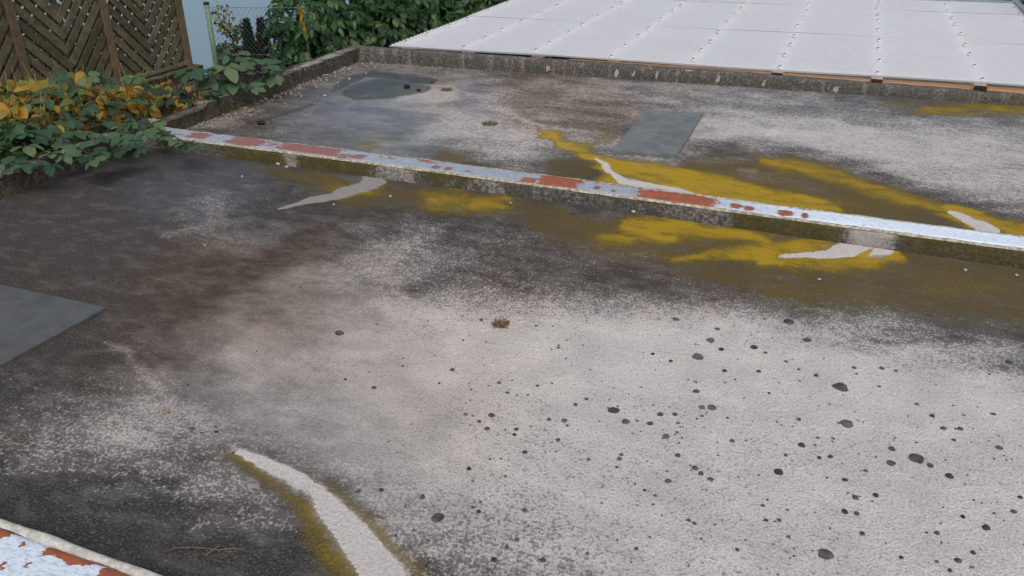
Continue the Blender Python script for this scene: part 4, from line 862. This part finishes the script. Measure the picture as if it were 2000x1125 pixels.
# bramble ------------------------------------------------------------
bram = empty('bramble', (-4.6, 4.2, -.7), 'green bramble with arching canes and leaflets trailing over the parapet', 'bramble')
b_t = [palmate(3, 1., 1.25), palmate(5, 1., .80), palmate(3, 1., 1.1), palmate(5, 1., .70)]
b_me = [to_mesh('leaf', t, G_bramble) for t in b_t]
def hang(x, y, X):                           # a bramble point: beside the parapet, or lying just above the kerbs and the roof
    p = on_x(x, y, X)
    if X > -4.5 and p[2] < .17: p = un(x, y, .17)
    return Vector(p)
def cane(pts, r0=.007, r1=.003):
    P = [hang(x, y, X) for x, y, X in pts]; Q = []
    for i in range(len(P) - 1):
        for t in (0, .33, .66): 
            p0, p1, p2, p3 = P[max(i - 1, 0)], P[i], P[i + 1], P[min(i + 2, len(P) - 1)]
            Q.append(.5 * ((2 * p1) + (p2 - p0) * t + (2 * p0 - 5 * p1 + 4 * p2 - p3) * t * t + (3 * p1 - p0 - 3 * p2 + p3) * t ** 3))
    Q.append(P[-1]); m = MB(); m.tube(Q, list(np.linspace(r0, r1, len(Q))), 6); child(m, 'cane', M_cane, bram, True); return Q
cane([(300, 236, -4.75), (330, 195, -4.6), (365, 160, -4.5), (405, 147, -4.42), (450, 138, -4.36), (500, 128, -4.34), (550, 122, -4.3)])
cane([(330, 200, -4.7), (375, 180, -4.55), (420, 172, -4.45), (470, 160, -4.35), (530, 165, -4.25)], .005)
cane([(120, 240, -4.7), (200, 236, -4.5), (270, 238, -4.42), (310, 252, -4.3), (350, 272, -4.2), (390, 285, -4.12)], .006)
cane([(60, 245, -4.7), (110, 268, -4.45), (150, 286, -4.3), (190, 312, -4.16)], .006)
cane([(0, 262, -4.8), (40, 285, -4.5), (75, 310, -4.3), (85, 330, -4.22)], .005)
cane([(40, 215, -4.9), (90, 175, -4.9), (150, 170, -4.8), (220, 190, -4.7), (300, 205, -4.6)], .005)
BL = [(372, 140, -4.48, 26), (398, 137, -4.45, 22), (440, 128, -4.36, 30), (462, 122, -4.34, 30), (455, 160, -4.33, 26), (490, 112, -4.34, 28), (478, 140, -4.32, 28), (503, 140, -4.30, 24), (520, 126, -4.32, 24), (545, 122, -4.3, 22), (430, 168, -4.36, 22), (415, 186, -4.42, 24), (370, 192, -4.5, 22), (495, 170, -4.27, 20), (532, 150, -4.28, 20), (446, 108, -4.36, 16), (410, 158, -4.42, 22),
      (20, 255, -4.6, 28), (50, 285, -4.4, 28), (28, 310, -4.36, 28), (85, 250, -4.5, 28), (110, 268, -4.42, 28), (140, 255, -4.45, 28), (100, 298, -4.36, 26), (150, 284, -4.3, 26), (178, 298, -4.2, 26), (62, 318, -4.3, 34), (92, 322, -4.24, 28), (175, 262, -4.38, 26), (130, 235, -4.55, 26), (202, 238, -4.45, 28), (232, 214, -4.5, 30), (250, 196, -4.55, 28), (160, 182, -4.7, 28), (100, 176, -4.8, 28), (205, 270, -4.3, 24), (125, 296, -4.3, 26), (330, 262, -4.26, 26), (346, 276, -4.2, 24), (368, 282, -4.15, 26), (388, 288, -4.12, 20), (258, 262, -4.3, 26), (236, 292, -4.2, 28), (262, 286, -4.2, 24), (300, 250, -4.3, 24), (205, 150, -4.85, 26), (170, 150, -4.85, 24), (110, 150, -4.9, 24), (260, 150, -4.75, 24), (30, 180, -4.9, 26), (60, 200, -4.8, 24), (240, 268, -4.32, 28), (222, 282, -4.28, 26), (40, 262, -4.5, 26), (8, 242, -4.7, 30), (5, 288, -4.5, 28), (65, 268, -4.45, 26), (160, 214, -4.6, 26), (302, 172, -4.6, 26), (270, 234, -4.42, 26), (320, 202, -4.55, 24), (182, 312, -4.17, 24), (192, 300, -4.15, 22), (168, 308, -4.2, 22), (15, 330, -4.36, 22), (60, 232, -4.6, 24), (118, 210, -4.7, 26), (186, 205, -4.6, 24), (90, 190, -4.75, 24), (285, 205, -4.55, 24), (345, 178, -4.55, 18), (250, 240, -4.42, 26), (288, 258, -4.34, 22), (140, 170, -4.75, 22), (220, 165, -4.7, 22)]
for x, y, X, s in BL:
    p = hang(x, y, X); d = (p - Vector((0, 0, H))).length; L = s * d / F * (1.32 if y < 175 and x > 360 else 1.1)
    tw = Vector((1.0, -.75, .25)); side = Vector((rng.gauss(.35, .55), rng.gauss(-.25, .6), rng.uniform(-.35, .25)))
    put(rng.choice(b_me), 'leaf', bram, orient(p - side.normalized() * L * .9, side, Vector((.15, -.15, 1)) + Vector((rng.gauss(0, .22), rng.gauss(0, .22), 0)), L))
Ms = []
for q in range(110):
    x, y = rng.uniform(-60, 240), rng.uniform(225, 320)
    if y > 345 - x * .28: continue
    X = -4.75 + (y - 225) * .003; p = Vector(on_x(x, y, X)); L = rng.uniform(16, 26) * 5.8 / F
    Ms.append(orient(p, (rng.gauss(.3, .6), rng.gauss(-.2, .6), rng.uniform(-.3, .2)), (rng.gauss(.1, .3), rng.gauss(-.2, .3), 1), L))
leaf_mass('foliage', b_t[0], Ms, G_bramble, bram)

# yellow autumn plants ---------------------------------------------
aut = empty('autumn_shrub', (-5.2, 4.5, -.7), 'dense yellow and orange autumn shrub between the parapet and the lattice fence', 'shrub')
m = MB(); ymesh = [to_mesh('leaf', leaf_shape(1, w, fo, dr, 6), G_yellow) for w, fo, dr in ((.62, .2, .35), (.75, .1, .5), (.5, .3, .25), (.68, -.1, .45))]
def top_z(y):                                # profile of the shrub's top along the parapet
    return .30 + .10 * math.sin(y * 2.1) - .10 * max(0, y - 4.6) * 2.0
Pts = []
while len(Pts) < 1250:
    y = rng.uniform(2.2, 5.35); X = rng.uniform(-5.6, -4.5); z = rng.uniform(-.5, 1) ; zt_ = top_z(y) - .15 * abs(X + 5.0) + rng.gauss(0, .05)
    z = zt_ - abs(rng.gauss(0, .16))
    if X > -4.62 and z > .22: continue
    Pts.append(Vector((X, y, z)))
Pts.sort(key=lambda p: -(p.z * 2 + p.x))
for p in Pts[:290]:
    f = Vector((rng.gauss(.5, .7), rng.gauss(-.3, .7), rng.uniform(-.9, .2))); put(rng.choice(ymesh), 'leaf', aut, orient(p, f, (rng.gauss(.4, .3), rng.gauss(-.5, .3), .8), rng.uniform(.045, .108)))
leaf_mass('foliage', leaf_shape(1, .62, .2, .35, 5), [orient(p, (rng.gauss(.3, .8), rng.gauss(-.2, .8), rng.uniform(-.9, .4)), (rng.gauss(.4, .3), rng.gauss(-.5, .3), .8), rng.uniform(.05, .11)) for p in Pts[290:]], G_yellow, aut)
for q in range(190):
    y = rng.uniform(2.3, 5.7); X = rng.uniform(-5.5, -4.55); zt_ = top_z(y) + rng.gauss(.0, .06); l = Vector((rng.gauss(0, .08), rng.gauss(0, .08), 0))
    m.tube([(X, y, -.65), Vector((X, y, zt_ * .4)) + l * .5, Vector((X, y, zt_)) + l], [.004, .003, .0018], 3, False)
sm_o = child(m, 'stems', simple('straw_stem', (.20, .13, .05), (.34, .24, .10), 40, .7), aut); sm_o['kind'] = 'stuff'
Ms = []
for q in range(1500):
    y = rng.uniform(1.5, 6.0); X = rng.uniform(-5.65, -4.5); Ms.append(orient((X, y, rng.uniform(-.65, top_z(y) - .1)), (rng.gauss(0, 1), rng.gauss(0, 1), rng.gauss(-.3, .5)), (rng.gauss(.2, .4), rng.gauss(-.3, .4), 1), rng.uniform(.06, .11)))
leaf_mass('undergrowth', leaf_shape(1, .6, .2, .3, 4), Ms, G_dark, aut)
# shade bush behind the lattice (seen through the gaps) and climbing plant at its left
BLs = [((-6.5, 3.7, -.05), (.45, .8, .75)), ((-6.45, 4.95, -.1), (.4, .75, .75)), ((-6.45, 5.75, -.15), (.4, .6, .75)), ((-6.7, 2.4, .1), (.5, 1., .9))]
bush('shrub', BLs, 20, 2200, .15, 'dark shrub behind the lattice fence seen through its gaps', None, 'shrub', G_dark)

# ------------------------------------------------------------------ small things lying about
def fallen(px, py, z, s, label, mat=G_ylf, group='fallen yellow leaves'):
    me = to_mesh('fallen_leaf', leaf_shape(1, .62, .35, -.15, 6), mat); o = bpy.data.objects.new('fallen_leaf', me); C.objects.link(o)
    o.matrix_basis = orient(Vector(un(px, py, z)), (rng.gauss(0, 1), rng.gauss(0, .5), .05), (rng.gauss(0, .2), rng.gauss(-.1, .2), 1), s); tag(o, label, 'leaf', group)
fallen(253, 301, .02, .075, 'largest yellow leaf of the little heap below the bramble on the near roof')
fallen(262, 293, .03, .07, 'orange-yellow leaf leaning at the back of the heap below the bramble'); fallen(231, 300, .012, .06, 'thin curled yellow leaf just left of the leaf heap on the near roof')
fallen(133, 331, .012, .045, 'pale yellow leaf on the near roof below the bramble tips'); fallen(484, 219, .012, .06, 'single yellow leaf on the far roof near the left parapet')
fallen(324, 804, .008, .020, 'tiny ochre leaf on the pale patch of the near roof')
m = MB(); P = [Vector(un(x, y, .008 + .004 * math.sin(i))) for i, (x, y) in enumerate(((318, 1078), (345, 1070), (385, 1069), (425, 1074), (460, 1071), (492, 1079)))]
m.tube(P, [.0012, .0018, .002, .002, .0017, .001], 5); tw = m.build('twig', simple('dry_twig', (.10, .075, .06), (.17, .13, .10), 60, .8), smooth=True); tag(tw, 'thin dry twig lying on the dark corner of the near roof', 'twig')
m = MB(); m.tube([un(405, 1082, .012), un(430, 1064, .014)], [.0022, .0015], 5); tw2 = m.build('twig', simple('pine_needle', (.17, .085, .055), (.23, .12, .08), 60, .8)); tag(tw2, 'short reddish needle crossing the long thin twig', 'twig')
def lump(name, px, py, z, s, mat, label, cat, flat=.5, group=None, seed=0):
    m = MB(); n, k = 8, 6; v = []
    for i in range(k):
        ph = math.pi * (i + .001) / (k - 1) * .998
        for j in range(n):
            t = 2 * math.pi * j / n; r = s * (.7 + .6 * float(vnoise(np.array(math.cos(t) * 2 + seed * 3.1 + i * .7), np.array(math.sin(t) * 2 + seed)))); v.append((r * math.sin(ph) * math.cos(t), r * math.sin(ph) * math.sin(t), s * flat * math.cos(ph)))
    f = [(i * n + j, i * n + (j + 1) % n, (i + 1) * n + (j + 1) % n, (i + 1) * n + j)[::-1] for i in range(k - 1) for j in range(n)]
    m.add(v, f); o = m.build(name, mat, loc=Vector(un(px, py, z)) + Vector((0, 0, s * flat * .7))); tag(o, label, cat, group); return o
M_stone = simple('pale_stone', (.30, .27, .22), (.48, .44, .38), 50, .85); M_lump = simple('dark_moss_lump', (.012, .011, .010), (.03, .026, .02), 60, .95, .2, .004); M_dirt = simple('dry_moss', (.13, .095, .05), (.24, .18, .10), 90, .95, .2, .006)
STN = [(763, 384, .014, 'pale stone chip on olive moss below the middle of the divider'), (400, 479, .010, 'small white stone chip on the dark brown left part of the near roof'), (1237, 415, .020, 'pale stone chip leaning against the divider kerb below the long rust patch'), (997, 397, .011, 'ochre stone chip beside the yellow patches at the divider foot'), (652, 400, .012, 'pale crumb at the lower edge of the bright water mark under the kerb'), (1781, 474, .016, 'white stone chip by the kerb right of the white washed patch'), (1905, 495, .013, 'white stone chip near the right end of the divider kerb'),
       (545, 321, .026, 'white mortar lump fallen off the divider kerb at its mossy left part'), (560, 327, .018, 'smaller mortar crumb right of the white mortar lump'), (1600, 546, .012, 'white stone chip in the olive moss band below the divider'), (1885, 528, .013, 'stone chip on the dark right end of the moss band'), (1985, 538, .012, 'stone chip at the right edge of the photo on the moss band'),
       (473, 345, .012, 'small dark-edged stone chip on the bluish damp patch'), (634, 187, .016, 'pale stone left of the puddle on the far roof'), (715, 189, .013, 'white speck of stone at the near shore of the puddle'), (603, 145, .022, 'round beige stone against the left parapet')]
for i, (x, y, s, lab) in enumerate(STN): lump('stone_chip', x, y, 0, s * .68, M_stone, lab, 'stone', .55, 'stone chips on the roofs', i)
lump('moss_lump', 510, 243, 0, .034, M_lump, 'black moss lump on the far roof near the divider', 'moss', .5, 'black moss lumps', 40); lump('moss_lump', 795, 172, 0, .03, M_lump, 'black moss lump at the right end of the puddle', 'moss', .6, 'black moss lumps', 41); lump('moss_lump', 818, 178, 0, .02, M_lump, 'tiny black moss lump just right of the one in the puddle', 'moss', .6, 'black moss lumps', 42)
for x, y, s, lab in ((957, 242, .055, 'tuft of dry brown moss on the far roof'), (978, 634, .028, 'small tuft of dry brown moss on the pale near roof'), (873, 176, .05, 'wet brown leaf litter clump at the right shore of the puddle')):
    o = empty('moss_tuft', un(x, y, 0), lab, 'moss', 'dry moss tufts on the roofs'); m = MB()
    for q in range(90):
        a, r = rng.random() * 6.28, s * math.sqrt(rng.random()); b = Vector(un(x, y, .004)) + Vector((math.cos(a) * r, math.sin(a) * r * .8, 0)); t = b + Vector((rng.gauss(0, .012), rng.gauss(0, .012), rng.uniform(.006, .022)))
        m.tube([b, t], [.0035, .0012], 3, False)
    child(m, 'strands', M_dirt, o)['kind'] = 'stuff'
m = MB()                                      # crumbs along the foot of the left parapet
for q in range(260):
    y = rng.uniform(4.4, 6.85); x = -4.27 + abs(rng.gauss(0, .07)) + .25 * (rng.random() < .15) * rng.random(); s = rng.uniform(.004, .014) * (1.3 if y > 5.5 else 1)
    m.box((x, y, s * .4), (s, s * rng.uniform(.7, 1.4), s), Matrix.Rotation(rng.random() * 3, 3, 'Z') @ Matrix.Rotation(rng.random() * 3, 3, 'X') @ Matrix.Rotation(rng.random() * 3, 3, 'Y'))
for q in range(160):
    x = -4.2 + rng.random() * .9; y = FK(x) - abs(rng.gauss(0, .05)) - .01; s = rng.uniform(.004, .012); m.box((x, y, s * .4), (s, s, s), Matrix.Rotation(rng.random() * 3, 3, 'Z'))
cr = m.build('gravel_debris', simple('crumb_grey', (.10, .09, .075), (.34, .31, .27), 40, .9)); tag(cr, 'loose crumbs and grit along the foot of the left parapet', 'debris', None, 'stuff')
